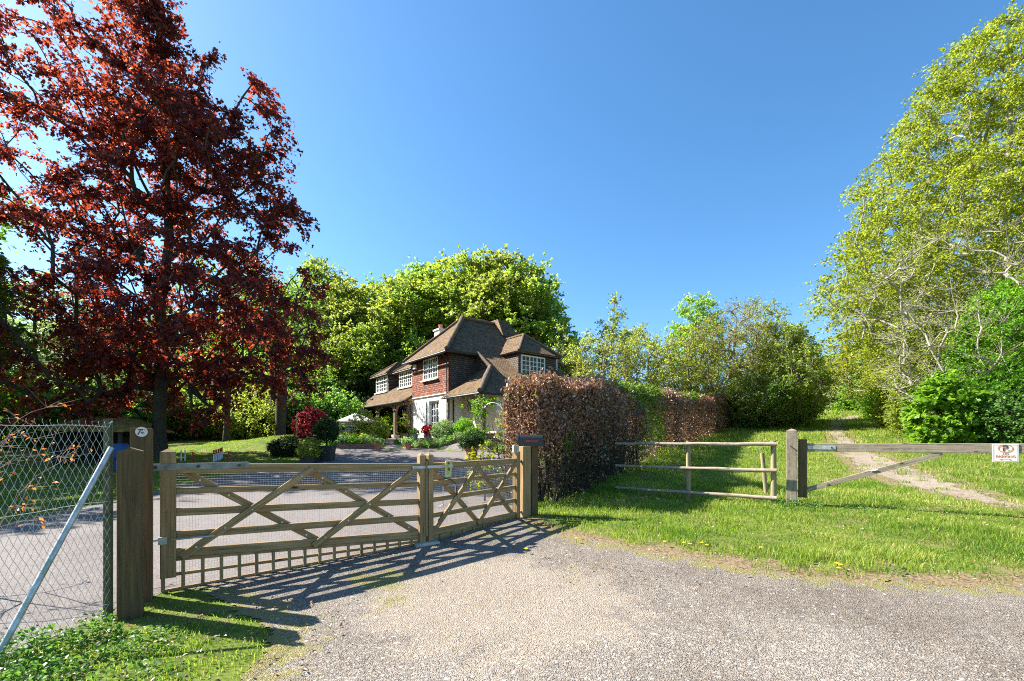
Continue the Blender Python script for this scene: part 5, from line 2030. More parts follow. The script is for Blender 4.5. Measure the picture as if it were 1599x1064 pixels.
for i in range(240):
    a = rng.uniform(.05, 1) ** 1.4 * cum[-1] * .6 if i > 150 else rng.uniform(.05, 8)
    k = TWD / 2 + rng.normal() * .22
    x, y = hedge_pt(a, k)
    b = A(float(x), float(y), g(float(x), float(y)) - .05)
    lean = A(rng.normal() * .09, rng.normal() * .09, 0)
    H_ = rng.uniform(1.3, 2.3)
    pts = [b + A(0, 0, H_ * f) + lean * f * 2 + rng.normal(size=3) * .025 for f in np.linspace(0, 1, 6)]
    r0 = rng.uniform(.012, .032)
    paths.append((pts, np.linspace(r0, .006, 6)))
    for j in range(9):
        f = rng.uniform(.08, .9)
        q = pts[int(f * 5)]
        d = unit(A(rng.normal(), rng.normal(), rng.uniform(.1, 1.2))) * rng.uniform(.35, .8)
        paths.append(([q, q + d * .5 + rng.normal(size=3) * .03, q + d + A(0, 0, .08)], [.008, .005, .002]))
        for l in range(2):
            e_ = unit(A(rng.normal(), rng.normal(), rng.normal() * .6)) * .3
            paths.append(([q + d * .6, q + d * .6 + e_ * .6, q + d * .6 + e_ + A(0, 0, .02)], [.004, .003, .0015]))
link_mesh('stems', tubes_mesh('stems', paths, 4), MT['bark'], hedge)

# twiggy beech seedling by the chain link fence, seen at the left edge
rng = np.random.default_rng(66)
b = A(-5.25, 4.4, g(-5.25, 4.4))
cl = profile_clumps(rng, 24, (b[0] + .1, b[1]), [(.5, .35), (1.1, .55), (1.7, .6), (2.15, .3)], mind=.12)
plant('beech_sapling', b, 'bare twiggy sapling with a few orange-brown leaves behind the wire fence at the left edge', 'sapling', None, [b, b + A(-.1, 0, .8), b + A(0, 0, 1.9)], cl, 'orange_leaf', rng,
      leaf=.048, twigs=6, per=1, rc=.28, tip=.003, twigr=.0018, barkm='twig', tn=5, seg=.2, shape='curl', droop=1.0)

# ------------------------------------------------------------------ garden in front of the cottage
def bush(px, ty, Y, wpx, mat, name, label, leaf=.06, n=90, per=8, shape='oval', rc=.22, group=None, cat='bush', seed=1, z0=.05, base=None, dome=True, twigs=5, ry=1, up=.5):
    X = (px - CX) / F * Y
    z = g(X, Y) if base is None else base
    h = CH + (HY - ty) / F * Y - z
    return shrub(name, (X, Y, z), label, cat, group, wpx / 2 / F * Y, h, mat, n, leaf, twigs, per, rc, shape, z0, seed=seed, dome=dome, ry=ry, up=up)


def pot(px, Y, r, h, mat, label, name='plant_pot', square=False, taper=.7, z=None, parts=True, cat='pot'):
    X = (px - CX) / F * Y
    z = g(X, Y) if z is None else z
    t = thing(name, (X, Y, z), label, cat)
    m = MB()
    if square:
        for (r0, z0, r1, z1) in ((r * taper, 0, r, h - .05),):
            q0 = [A(X + a * r0, Y + b * r0, z + z0) for a, b in ((-1, -1), (1, -1), (1, 1), (-1, 1))]
            q1 = [A(X + a * r1, Y + b * r1, z + z1) for a, b in ((-1, -1), (1, -1), (1, 1), (-1, 1))]
            for i in range(4):
                m.face([q0[i], q0[(i + 1) % 4], q1[(i + 1) % 4], q1[i]])
            m.face(q1)
        m.build('body', MT[mat], t)
        m = MB()
        for a0, b0, a1, b1 in ((-1, -1, 1, -1), (1, -1, 1, 1), (1, 1, -1, 1), (-1, 1, -1, -1)):
            m.beam(A(X + a0 * r, Y + b0 * r, z + h - .025), A(X + a1 * r, Y + b1 * r, z + h - .025), .05, .052)
        m.build('rim', MT[mat], t)
    else:
        m.lathe((X, Y, z), [(0, 0), (r * taper, 0), (r * .97, h * .82), (r * .97, h * .83)], 20)
        m.build('body', MT[mat], t, smooth=True)
        m = MB()
        m.lathe((X, Y, z), [(r * .98, h * .80), (r * 1.1, h * .82), (r * 1.12, h), (r * .98, h), (r * .9, h * .88), (0, h * .88)], 20)
        m.build('rim', MT[mat], t, smooth=True)
    return (X, Y, z + h * .9)


def inpot(p, r, h, mat, name, label, leaf=.05, n=40, seed=5, shape='oval', z0=.05, trunk=None, per=8, rc=None, cat='plant', twigs=5):
    return shrub(name, p, label, cat, None, r, h, mat, n, leaf, twigs, per, rc or r * .45, shape, z0, seed=seed, tip=.004, trunk=trunk)


p = pot(590, 20.7, .15, .34, 'terra', 'terracotta pot at the left side of the patio steps')
inpot(p, .24, .28, 'grey_leaf', 'potted_plant', 'grey-green plant in the left terracotta pot by the patio', .05, 34, 201)
p = pot(637, 21.3, .17, .34, 'terra', 'terracotta pot in front of the long flower bed, right of the patio opening')
inpot(p, .26, .3, 'grey_leaf', 'potted_plant', 'bluish plant in the right terracotta pot by the patio', .05, 34, 202)
p = pot(736, 17.8, .25, .42, 'terra', 'wide round terracotta tub standing on the drive', taper=.92)
inpot(p, .46, .62, 'dark_leaf', 'potted_bush', 'dark clipped bush in the wide terracotta tub', .05, 150, 203, rc=.14)
p = pot(510, 17.2, .26, .56, 'planter', 'tall dark square planter at the edge of the lawn', square=True, taper=.82)
b = A(*p)
inpot(tuple(b + A(0, 0, .25)), .42, .85, 'dark_leaf', 'topiary_bush', 'rounded clipped shrub growing in the tall dark square planter', .055, 190, 204, rc=.15, trunk=[b, b + A(0, 0, .6)])
p = pot(484, 16.6, .26, .22, 'planter', 'low dark trough planter left of the tall square one', square=True, taper=.95)
inpot(p, .40, .62, 'olive', 'potted_bush', 'loose light green shrub in the low dark trough', .06, 60, 205)
bush(451, 685, 18.6, 58, 'dark_leaf', 'box_mound', 'low dark clipped mound shrub on the lawn bank', .05, 330, 8, rc=.17, seed=206, ry=.8)
# japanese maple
X, Y = at(488, 0, 23)[:2]
z = g(X, Y)
rng = np.random.default_rng(207)
cl = profile_clumps(rng, 120, (X, Y), [(1.75, .6), (2.1, .85), (2.5, .8), (2.85, .6), (3.1, .2)], mind=.1, shell=.6)
plant('japanese_maple', (X, Y, z), 'small crimson-leaved Japanese maple beside the tall dark planter', 'tree', None, [A(X, Y, z), A(X + .03, Y, 1.5), A(X, Y, 1.9)], cl, 'red_leaf', rng, leaf=.085, twigs=6, per=9, rc=.22,
      tip=.006, twigr=.002, tn=6, seg=.25, shape='maple', up=.8)
m = MB()
b = atg(463, 22)
m.tube([b, b + A(.02, 0, 1.3)], .03, 6)
o = m.build('stake', MT['oak'], None, origin=b)
tag(o, 'thin wooden stake left of the crimson maple', 'stake')
# parasol, table and chairs
b = atg(556, 31)
ps = thing('parasol', b, 'pale canvas parasol over the terrace left of the loggia', 'parasol')
MB().tube([b, b + A(0, 0, 1.75)], .025, 8).build('pole', MT['oak'], ps, smooth=True)
m = MB()
zt = CH + (HY - 645) / F * 31
ze_ = CH + (HY - 658) / F * 31
for k in range(8):
    a0, a1 = k * math.pi / 4, (k + 1) * math.pi / 4
    q0, q1 = A(b[0] + 1.35 * math.cos(a0), b[1] + 1.35 * math.sin(a0), ze_), A(b[0] + 1.35 * math.cos(a1), b[1] + 1.35 * math.sin(a1), ze_)
    m.face([A(b[0], b[1], zt), q0, q1])
    m.face([q0, q0 - A(0, 0, .1), q1 - A(0, 0, .1), q1])
m.build('canopy', MT['canvas'], ps)
tb = atg(548, 28.5)
tt = thing('garden_table', tb, 'round grey garden table below the parasol', 'table')
MB().lathe(tb, [(0, .70), (.5, .70), (.5, .74), (0, .74)], 20).build('table_top', MT['galv'], tt)
for a in (0.5, 2.6, 4.7):
    MB().tube([tb + A(.3 * math.cos(a), .3 * math.sin(a), 0), tb + A(.2 * math.cos(a), .2 * math.sin(a), .7)], .015, 6).build('leg', MT['galv'], tt)


def gchair(pos, yaw, label):
    t = thing('garden_chair', pos, label, 'chair', 'garden chairs under the parasol')
    c_, s_ = math.cos(yaw), math.sin(yaw)
    Q = lambda x, y, z: A(pos[0] + c_ * x - s_ * y, pos[1] + s_ * x + c_ * y, pos[2] + z)
    for x in (-.2, .2):
        MB().tube([Q(x, -.2, 0), Q(x, -.2, .44)], .013, 6).build('leg', MT['galv'], t)
        MB().tube([Q(x, .2, 0), Q(x, .22, .44), Q(x, .28, .88)], .013, 6).build('leg', MT['galv'], t)
    m = MB()
    m.beam(Q(0, -.22, .45), Q(0, .22, .45), .44, .03)
    m.build('seat', MT['galv'], t)
    m = MB()
    for z_ in (.58, .68, .78, .87):
        m.beam(Q(-.2, .245 + (z_ - .58) * .1, z_), Q(.2, .245 + (z_ - .58) * .1, z_), .015, .05)
    m.build('backrest', MT['galv'], t)


gchair(atg(538, 28.0), 2.2, 'grey garden chair left of the round table')
gchair(atg(546, 27.4), 3.4, 'grey garden chair in front of the round table')
bush(566, 640, 24.5, 40, 'olive', 'cotoneaster_bush', 'yellow-green loose bush with reddish tips below the parasol', .07, 90, 8, rc=.25, seed=210, up=.6)
bush(592, 655, 26, 26, 'beech', 'laurel_bush', 'green bush left of the loggia post', .08, 80, 8, rc=.25, seed=211)
bush(612, 648, 33, 34, 'bright', 'elder_bush', 'vivid green bush seen through the open loggia', .12, 90, 9, rc=.35, seed=212)
bush(604, 655, 33.5, 30, 'beech_dark', 'laurel_bush', 'dark green bush behind the loggia posts', .12, 90, 9, rc=.35, seed=213)
bush(694, 658, 22.8, 36, 'grey_leaf', 'variegated_bush', 'rounded silver-variegated bush in front of the french window', .05, 230, 8, rc=.18, seed=214)
bush(724, 655, 22.6, 32, 'bright', 'pittosporum_bush', 'rounded bright green bush right of the variegated one', .05, 170, 8, rc=.18, seed=215)
bush(741, 668, 21.8, 26, 'beech_dark', 'rose_bush', 'reddish green rose bush between the bright bush and the rose arch', .06, 70, 8, rc=.18, seed=216)
# flower beds: low mounds
pM = shrub('bed_plant', (0, 0, 0), 'one of the low grey-green plants in the beds edging the drive', 'plant', 'low plants in the beds edging the drive', .34, .42, 'grey_leaf', 46, .07, 6, 8, .16, 'long', seed=217, tip=.003)
k = 0
for px, Y, sc, mt in [(521 + i * 10.5, 21.7 + .1 * (i % 3), 1.0 + .15 * (i % 2), ('bright', 'grey_leaf', 'grey_leaf')[i % 3]) for i in range(6)] + \
        [(650 + i * 9.5, 22.0 - .04 * i, .72 + .16 * (i % 2), ('grey_leaf', 'grey_leaf', 'bright', 'grey_leaf')[i % 4]) for i in range(10)] + \
        [(525 + i * 12, 22.5, 1.2, 'beech') for i in range(5)] + [(752, 21.2, .8, 'dark_leaf'), (764, 20.9, .7, 'beech_dark'), (790, 19.6, .9, 'grey_leaf'), (802, 19.2, .9, 'grey_leaf'), (780, 20.2, .7, 'bright'), (622, 24.2, .6, 'bright')]:
    X = (px - CX) / F * Y
    q = place(pM, X, Y, sc, k * 1.3, None, mt, k == 0)
    bd_ = ('low leafy plants in the bed left of the patio opening' if (k < 6 or 16 <= k < 21) else 'low plants in the long bed before the white front wall' if k < 16 else 'small plants at the foot of the rose arch and hedge')
    q['group'] = bd_
    q['label'] = 'one of the ' + bd_
    k += 1
# brick edging of the drive
EDG = [(-8.1, 21.05), (-6.6, 21.65), (-6.25, 21.75)]
EDG2 = [(-4.9, 21.85), (-3.2, 21.78), (-1.6, 21.28), (-.2, 20.3), (.9, 18.3)]
for lab, poly, hh in (('low brick edging wall left of the patio opening', EDG, .26), ('low brick edging curving in front of the long flower bed', EDG2, .17)):
    t = thing('brick_edging', (*poly[0], g(*poly[0])), lab, 'edging')
    m = MB()
    for (x0, y0), (x1, y1) in zip(poly[:-1], poly[1:]):
        n_ = max(1, int(math.hypot(x1 - x0, y1 - y0) / .7))
        for i in range(n_):
            p0 = A(x0 + (x1 - x0) * i / n_, y0 + (y1 - y0) * i / n_)
            p1 = A(x0 + (x1 - x0) * (i + 1) / n_, y0 + (y1 - y0) * (i + 1) / n_)
            m.beam(A(*p0, g(*p0) + hh / 2 - .05), A(*p1, g(*p1) + hh / 2 - .05), .11, hh)
    m.build('wall', MT['brick'], t)
# pots by the house wall
p = pot(631, 26.3, .2, .32, 'terra', 'pale terracotta pot with a small standard tree on the patio', taper=.8)
b = A(*p)
inpot(tuple(b + A(0, 0, .35)), .26, .75, 'olive', 'potted_tree', 'small thin citrus tree in the pale terracotta pot on the patio', .07, 22, 220, trunk=[b, b + A(0, 0, .6)])
p = pot(647, 24.3, .2, .44, 'stone', 'grey tapered pot standing before the open white door', taper=.7)
inpot(p, .26, .3, 'bright', 'potted_plant', 'bright green plant in the grey tapered pot', .05, 34, 221)
p = pot(668, 24.0, .22, .26, 'stone', 'squat grey pot below the french window', taper=.85)
inpot(p, .30, .55, 'red_leaf', 'potted_acer', 'small crimson acer in the squat grey pot', .06, 44, 222, 'maple')
p = pot(763, 22.3, .28, .2, 'terra', 'shallow terracotta pot on the step of the glazed door', taper=.85)
# dog agility poles on the lawn
for i, (px, Y) in enumerate(((334, 16.8), (337.5, 17.0), (341, 17.2), (344, 17.4), (346.5, 17.7))):
    b = atg(px, Y)
    t = thing('marker_pole', b, ('leftmost', 'second from left', 'middle', 'second from right', 'rightmost')[i] + ' of the five red-topped white poles standing in a row on the lawn', 'pole', 'red and white poles on the lawn')
    MB().tube([b, b + A(0, 0, .28)], .028, 8).build('shaft', MT['white'], t)
    MB().tube([b + A(0, 0, .28), b + A(0, 0, .44)], .029, 8).build('tip', MT['red'], t)
for i, (px, lb) in enumerate(((283, 'white pole near the gate stile on the lawn'), (289, 'second white pole near the gate stile on the lawn'))):
    b = atg(px, 17)
    o = MB().tube([b, b + A(0, 0, .42)], .022, 8).build('marker_pole', MT['white'], None, origin=b)
    tag(o, lb, 'pole')
t = thing('lawn_hurdle', atg(358, 17.2), 'little red and white hurdle on the lawn right of the poles', 'hurdle')
b = atg(357, 17.2)
MB().tube([b, b + A(0, 0, .34)], .018, 6).build('upright', MT['red'], t)
MB().tube([b + A(0, 0, .2), b + A(.3, .05, .02)], .014, 6).build('rail', MT['red'], t)
o = MB().tube([atg(301, 16.8), atg(301, 16.8) + A(0, 0, .36)], .02, 6).build('marker_pole', MT['red'], None, origin=atg(301, 16.8))
tag(o, 'single short red pole on the lawn', 'pole')
# open hut with mossy roof at the left, blue barrel below
hx0, hx1 = at(92, 0, 16)[0], at(206, 0, 16)[0]
hz = g(-14, 16)
hut = thing('garden_hut', ((hx0 + hx1) / 2, 16.6, hz), 'low open-fronted hut with mossy brown roof, beyond the wire fence', 'hut')
ze2, zr2 = 1.88, 2.36
m = MB()
m.slab([A(hx0 - .25, 15.5, ze2), A(hx1 + .1, 15.5, ze2 - .05), A(hx1 - .35, 16.7, zr2 - .08), A(hx0 + .3, 16.7, zr2)], .06)
m.slab([A(hx0 + .3, 16.7, zr2), A(hx1 - .35, 16.7, zr2 - .08), A(hx1 + .1, 17.9, ze2 - .05), A(hx0 - .25, 17.9, ze2)], .06)
m.slab([A(hx1 + .1, 15.5, ze2 - .05), A(hx1 + .1, 17.9, ze2 - .05), A(hx1 - .35, 16.7, zr2 - .08)], .06)
m.build('roof', MT['mossroof'], hut)
m = MB()
m.box(hx0, hx1, 17.5, 17.6, hz - .1, ze2)
m.box(hx0, hx0 + .08, 15.8, 17.5, hz - .1, ze2)
m.build('wall', MT['hut'], hut)
for x in (hx0 + .1, hx1 - .15, (hx0 + hx1) / 2):
    MB().beam(A(x, 15.7, hz - .1), A(x, 15.7, ze2), .09, .09, up=(0, 1, 0)).build('post', MT['hut'], hut)
bx_ = at(183, 0, 14.5)
o = MB().lathe((bx_[0], 14.5, g(bx_[0], 14.5)), [(0, 0), (.27, 0), (.3, .12), (.3, .42), (.32, .45), (.3, .48), (.3, .8), (.26, .88), (0, .88)], 20).build('barrel', MT['blue'], None, origin=(bx_[0], 14.5, g(bx_[0], 14.5)), smooth=True)
tag(o, 'blue plastic barrel in front of the hut, left of the gate posts', 'barrel')
# rose arch and climbers
ax0, ax1 = at(752, 0, 22.0), at(786, 0, 21.2)
z0_, z1_ = g(ax0[0], ax0[1]), g(ax1[0], ax1[1])
ar = thing('rose_arch', ((ax0[0] + ax1[0]) / 2, 21.6, z0_), 'thin metal rose arch in front of the glazed door', 'arch')
for off in (0, .4):
    pts = []
    for f in np.linspace(0, 1, 17):
        an = math.pi * f
        pts.append(A(ax0[0] + (ax1[0] - ax0[0]) * (1 - math.cos(an)) / 2, ax0[1] + (ax1[1] - ax0[1]) * f + off, 2.75 + .55 * math.sin(an)))
    pts = [A(ax0[0], ax0[1] + off, z0_)] + pts + [A(ax1[0], ax1[1] + off, z1_)]
    MB().tube(pts, .014, 6).build('hoop', MT['galv'], ar, smooth=True)
m = MB()
for z_ in np.arange(1.5, 3.0, .3):
    m.tube([A(ax0[0], ax0[1], z_), A(ax0[0], ax0[1] + .4, z_)], .009, 5)
    m.tube([A(ax1[0], ax1[1], z_), A(ax1[0], ax1[1] + .4, z_)], .009, 5)
m.build('rungs', MT['galv'], ar)


def climber(px, Y, pts, mat, label, seed, n, rc=.2, leaf=.07):
    rg = np.random.default_rng(seed)
    P = [at(a, b_, Y) for a, b_ in pts]
    L = np.array(P)
    t_ = rg.uniform(0, len(L) - 1.001, n)
    i = t_.astype(int)
    f = (t_ - i)[:, None]
    c = L[i] * (1 - f) + L[i + 1] * f + rg.normal(size=(n, 3)) * A(.2, .14, .12)
    b_ = atg(px, Y)
    return plant('climbing_rose', b_, label, 'climber', None, [b_] + P[:2], c, mat, rg, leaf=leaf, twigs=5, per=8, rc=rc, tip=.004, twigr=.002, tn=5, seg=.3, crown='foliage', trunkn='stem')


climber(752, 22.1, [(753, 680), (752, 655), (746, 640), (736, 628), (750, 632), (766, 628)], 'bright', 'leafy climbing rose over the left leg and top of the arch', 230, 60)
climber(786, 21.3, [(786, 690), (786, 670), (784, 655), (788, 645)], 'olive', 'climbing rose with orange tints on the right leg of the arch', 231, 34)
# small things just inside the short leaf
b = atg(757, 9.6)
rng = np.random.default_rng(240)
cl = profile_clumps(rng, 40, (b[0], b[1]), [(b[2] + .35, .25), (b[2] + .7, .42), (b[2] + 1.0, .38), (b[2] + 1.2, .15)], mind=.08)
plant('young_shrub', b, 'young shrub with acid yellow-green leaves just inside the short gate leaf', 'shrub', None, [b, b + A(0, 0, .5), b + A(.02, 0, .9)], cl, 'yellow_leaf', rng, leaf=.06, twigs=5, per=5, rc=.16,
      tip=.0035, twigr=.0018, tn=5, seg=.15)
b = atg(790, 9.9)
o = MB().prism([(b[0] - .3, b[1] - .12), (b[0] + .22, b[1] - .2), (b[0] + .3, b[1] + .12), (b[0] - .22, b[1] + .2)], b[2] - .05, b[2] + .24).build('stone_block', MT['stone'], None, origin=b, bevel=.03)
tag(o, 'rough pale stone block behind the short gate leaf', 'stone')
t = thing('wire_support', atg(730, 9.0), 'thin metal plant support rods just inside the short gate leaf', 'plant support')
m = MB()
for px, Y in ((711, 9.0), (722, 9.1), (724, 9.3), (692, 8.8)):
    b = atg(px, Y)
    m.tube([b, b + A(0, 0, .42)], .006, 5)
    m.tube([b + A(-.1, 0, .02), b + A(0, 0, .06), b + A(.1, 0, .02)], .005, 5)
m.build('rods', MT['wire'], t)
# wire hoop fence at the hedge foot
t = thing('wire_edging', (.9, 8.8, g(.9, 8.8)), 'low looped wire edging at the foot of the hedge near the mailbox', 'edging')
m = MB()
for i in range(4):
    x, y = .62 + .14 * i, 8.5 + .17 * i
    z = g(x, y)
    m.tube([A(x, y, z), A(x + .02, y + .02, z + .16), A(x + .1, y + .12, z + .2), A(x + .16, y + .18, z + .14), A(x + .17, y + .2, z)], .0035, 5)
m.build('hoops', MT['green_metal'], t)

# ------------------------------------------------------------------ grass, weeds, flowers, stones
def mask_grass(x, y):
    k = ~inpoly(x, y, DRIVE)
    jx = (fbm(x * 2.3, y * 2.3, 5) - .47) * .16 * 2.4
    jy = (fbm(x * 2.3, y * 2.3, 25) - .47) * .16 * 2.4
    k &= ~inpoly(x + jx, y + jy, GRAVEL)
    k &= ~(inpoly(x, y, PATH) & (fbm(x * 3, y * 3, 91) < .58))
    k &= ~inpoly(x, y, PATIO)
    dx = x - HW[0]
    dy = y - HW[1]
    s = dx * HA[0] + dy * HA[1]
    t = dx * HB[0] + dy * HB[1]
    k &= ~((s > -4) & (s < 14.5) & (t > -.8) & (t < 9))
    return k


def blades(name, x, y, h, wd, rng, seg2=True, lean=.45, tone=None):
    n = len(x)
    z = G(x, y) - .005
    a = rng.uniform(0, 2 * math.pi, n)
    l = rng.uniform(.1, 1.0, n) * lean * h
    dx, dy = np.cos(a) * l, np.sin(a) * l
    b = rng.uniform(0, 2 * math.pi, n)
    wx, wy = np.cos(b) * wd / 2, np.sin(b) * wd / 2
    B = np.stack([x, y, z], 1)
    if seg2:
        V = np.stack([B + np.stack([-wx, -wy, 0 * z], 1), B + np.stack([wx, wy, 0 * z], 1),
                      B + np.stack([dx * .35 - wx * .8, dy * .35 - wy * .8, h * .6], 1), B + np.stack([dx * .35 + wx * .8, dy * .35 + wy * .8, h * .6], 1),
                      B + np.stack([dx, dy, h * .92], 1)], 1)
        Fc = np.array([[0, 1, 3], [0, 3, 2], [2, 3, 4]])
        k = 5
    else:
        V = np.stack([B + np.stack([-wx, -wy, 0 * z], 1), B + np.stack([wx, wy, 0 * z], 1), B + np.stack([dx, dy, h], 1)], 1)
        Fc = np.array([[0, 1, 2]])
        k = 3
    FF = (np.arange(n)[:, None, None] * k + Fc[None]).reshape(-1, 3)
    r = rng.uniform(0, 1, n) if tone is None else np.clip(tone, 0, 1)
    return np_mesh(name, V.reshape(-1, 3), FF, np.repeat(r, k))


rng = np.random.default_rng(500)
bx, by2, bh, bw = [], [], [], []


def scatter(x0, x1, y0, y1, dens, h, wd, cond=None):
    n = int((x1 - x0) * (y1 - y0) * dens)
    x = rng.uniform(x0, x1, n)
    y = rng.uniform(y0, y1, n)
    k = mask_grass(x, y) & (np.abs(x) < 1.22 * y + .8)
    if cond is not None:
        k &= cond(x, y)
    x, y = x[k], y[k]
    cl_ = fbm(x * 1.3, y * 1.3, 61)
    fine = fbm(x * 5, y * 5, 62)
    keep = rng.uniform(size=len(x)) < np.clip(.25 + 1.9 * (fine - .2), .12, 1)
    edge = polydist(x, y, EDGE_R, False)
    keep &= rng.uniform(size=len(x)) < np.clip(.10 + edge * 1.1 + 1.2 * (fine - .45), .02, 1)
    pd = polydist(x, y, PATHW)
    keep &= (rng.uniform(size=len(x)) < np.clip(pd * 2.2, .08, 1)) | ~inpoly(x, y, PATHW)
    x, y, cl_, fine = x[keep], y[keep], cl_[keep], fine[keep]
    hh = h * (.15 + 1.7 * cl_ ** 1.5 * 1.4) * rng.uniform(.55, 1.35, len(x)) * (.6 + .8 * fine) * np.clip(.45 + polydist(x, y, EDGE_R, False) * .9, .4, 1)
    bx.append(x); by2.append(y); bh.append(hh); bw.append(np.full(len(x), wd))


scatter(.3, 12, 4.2, 8.5, 2300, .075, .0075)
scatter(.3, 13, 8.5, 12.5, 1100, .085, .011)
scatter(-4.2, -1.2, 2.4, 4.6, 2600, .032, .0055, lambda x, y: x < -1.55 - .0 * y)
X_, Y_, H_, W_ = map(np.concatenate, (bx, by2, bh, bw))
tone = rng.uniform(0, 1, len(X_)) ** 1.3 * .8 + 1.5 * (fbm(X_ * .9, Y_ * 1.1, 63) - .42) + .5 * (fbm(X_ * 4, Y_ * 4, 67) - .45) + (rng.uniform(size=len(X_)) < .12) * .7
o = link_mesh('near_grass', blades('near_grass', X_, Y_, H_, W_, rng, True, .8, tone), MT['grass'])
tag(o, 'bright green spring grass on the verge and in the strip by the gate posts', 'grass', kind='stuff')
bx, by2, bh, bw = [], [], [], []
scatter(1.5, 26, 12.5, 20, 420, .10, .022)
scatter(-17, -7.7, 9, 26, 420, .05, .02)
scatter(4, 48, 20, 34, 110, .13, .05)
scatter(8, 70, 34, 66, 34, .2, .11)
scatter(-9, 2, 21.4, 25.5, 200, .06, .025)
X_, Y_, H_, W_ = map(np.concatenate, (bx, by2, bh, bw))
tone = rng.uniform(0, 1, len(X_)) ** 1.3 * .9 + 1.1 * (fbm(X_ * .5, Y_ * .7, 64) - .40) + (rng.uniform(size=len(X_)) < .10) * .7
o = link_mesh('far_grass', blades('far_grass', X_, Y_, H_, W_, rng, False, .8, tone), MT['grass'])
tag(o, 'green grass of the rising field and the garden lawn', 'grass', kind='stuff')
# mossy tufts creeping onto the gravel
n = 60000
x = rng.uniform(-3.2, 9, n)
y = rng.uniform(2.6, 7.4, n)
k = inpoly(x, y, GRAVEL)
x, y = x[k], y[k]
k = rng.uniform(size=len(x)) < np.clip((gmoss(x, y) + (fbm(x * 5, y * 5, 71) - .5) * 1.2 - .22) * 1.3, 0, 1)
x, y = x[k], y[k]
o = link_mesh('gravel_tufts', blades('gravel_tufts', x, y, rng.uniform(.012, .045, len(x)), np.full(len(x), .006), rng, True, 1.1, rng.uniform(.3, 1.1, len(x))), MT['grass'])
tag(o, 'short mossy tufts of grass creeping over the gravel edges', 'grass', kind='stuff')
# broad-leaved weeds at the foot of the wire fence and around the barrier post
P, D = [], []
for cx_, cy_, rr, hh, nn in ((-3.35, 3.15, .30, .2, 700), (-3.0, 2.85, .28, .12, 500), (-3.3, 2.7, .4, .16, 700), (-2.75, 3.35, .3, .08, 420), (-3.15, 3.45, .16, .22, 300), (5.5, 8.8, .5, .16, 800), (6.3, 8.3, .5, .08, 300), (4.2, 4.95, .12, .08, 60), (-2.4, 2.8, .35, .07, 260)):
    a = rng.uniform(0, 6.28, nn)
    q = rr * np.sqrt(rng.uniform(0, 1, nn))
    x, y = cx_ + q * np.cos(a), cy_ + q * np.sin(a)
    P.append(np.stack([x, y, G(x, y) + hh * (1 - (q / rr) ** 2 * .7) * rng.uniform(.2, 1, nn)], 1))
P = np.vstack(P)
o = link_mesh('weeds', leafmesh('weeds', P, .034, rng.normal(size=P.shape) * .6 + A(0, 0, .9), rng, 'oval', 0), MT['weed'])
tag(o, 'leafy green weeds at the foot of the wire fence and around the barrier post', 'weeds', kind='stuff')
# fallen leaves
n = 2600
x = np.concatenate([rng.uniform(-3.6, -1.3, 420), rng.uniform(.3, 11, n)])
y = np.concatenate([rng.uniform(2.5, 4.2, 420), rng.uniform(4.4, 9, n)])
P = np.stack([x, y, G(x, y) + .02 + .02 * rng.uniform(size=len(x))], 1)
o = link_mesh('leaf_litter', leafmesh('leaf_litter', P, .032, rng.normal(size=P.shape) * .35 + A(0, 0, 1), rng, 'curl', 0), MT['brown_leaf'])
tag(o, 'dry fallen leaves scattered on the grass', 'leaf litter', kind='stuff')
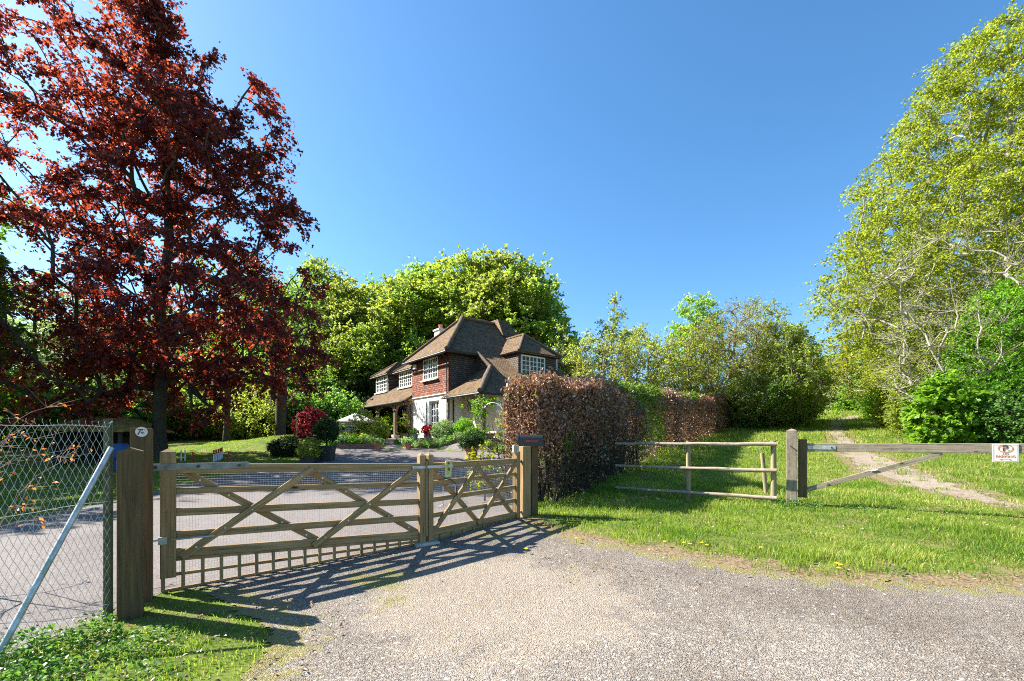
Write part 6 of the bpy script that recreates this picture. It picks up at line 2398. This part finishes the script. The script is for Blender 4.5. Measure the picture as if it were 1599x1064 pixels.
# dandelions
dl = thing('dandelion', (0, 0, 0), 'one of the yellow dandelions along the edge of the verge', 'flower', 'dandelions along the verge')
m = MB()
m.lathe((0, 0, .05), [(0, .0), (.012, .002), (.019, .010), (.012, .014), (0, .015)], 10)
m.build('flower_head', MT['yellow'], dl)
MB().tube([(0, 0, 0), (.004, 0, .052)], .0022, 5).build('stem', MT['weed'], dl)
first = True
for px, py in ((1313, 889), (1310, 893), (1307, 886), (1038, 850), (1068, 852), (1078, 855), (1096, 853), (1104, 857), (1540, 668 + 60), (900, 846), (1188, 860), (822, 862)):
    X, Y = gpt(px, py + 5)
    q = place(dl, X, Y, 1.25, px, first=first)
    q['label'] = 'one of the three yellow dandelions clumped at the gravel edge' if 1300 < px < 1320 else 'one of the single yellow dandelions dotted along the verge'
    q['group'] = 'clump of dandelions at the gravel edge' if 1300 < px < 1320 else 'dandelions along the verge'
    first = False
# stones on the gravel
n = 150000
y = 2.6 + (rng.uniform(size=n) ** 1.5) * 5.2
x = rng.uniform(-1, 1, n) * 1.2 * y
k = inpoly(x, y, GRAVEL)
x, y = x[k], y[k]
k = rng.uniform(size=len(x)) < np.clip(.30 + 1.3 * gzone(x, y) + .8 * (fbm(x * 1.1, y * 1.1, 81) - .45), .08, 1)
x, y = x[k], y[k]
n = len(x)
s = rng.gamma(1.3, .0020, n) + .0025 + (rng.uniform(size=n) < .01) * rng.uniform(.003, .010, n)
s = np.clip(s, .0025, .02)
T = A([1, 0, -.2], [0, 1, -.2], [-1, 0, -.2], [0, -1, -.2], [.1, .1, .6])
Fo = np.array([[0, 1, 4], [1, 2, 4], [2, 3, 4], [3, 0, 4]])
Vv = T[None] * (s[:, None, None] * rng.uniform(.55, 1.3, (n, 5, 1))) * np.stack([rng.uniform(.7, 1.4, n), rng.uniform(.7, 1.4, n), rng.uniform(.4, .8, n)], 1)[:, None]
an = rng.uniform(0, 6.28, n)
ca, sa = np.cos(an)[:, None], np.sin(an)[:, None]
Vv = np.stack([Vv[..., 0] * ca - Vv[..., 1] * sa, Vv[..., 0] * sa + Vv[..., 1] * ca, Vv[..., 2]], -1)
Vv = Vv + np.stack([x, y, G(x, y) + .010 + s * .15], 1)[:, None]
o = link_mesh('loose_stones', np_mesh('loose_stones', Vv.reshape(-1, 3), (np.arange(n)[:, None, None] * 5 + Fo[None]).reshape(-1, 3), np.repeat(rng.uniform(0, 1, n), 5)), MT['pebble'])
tag(o, 'loose grey and tan stones lying over the gravel lane', 'stones', kind='stuff')
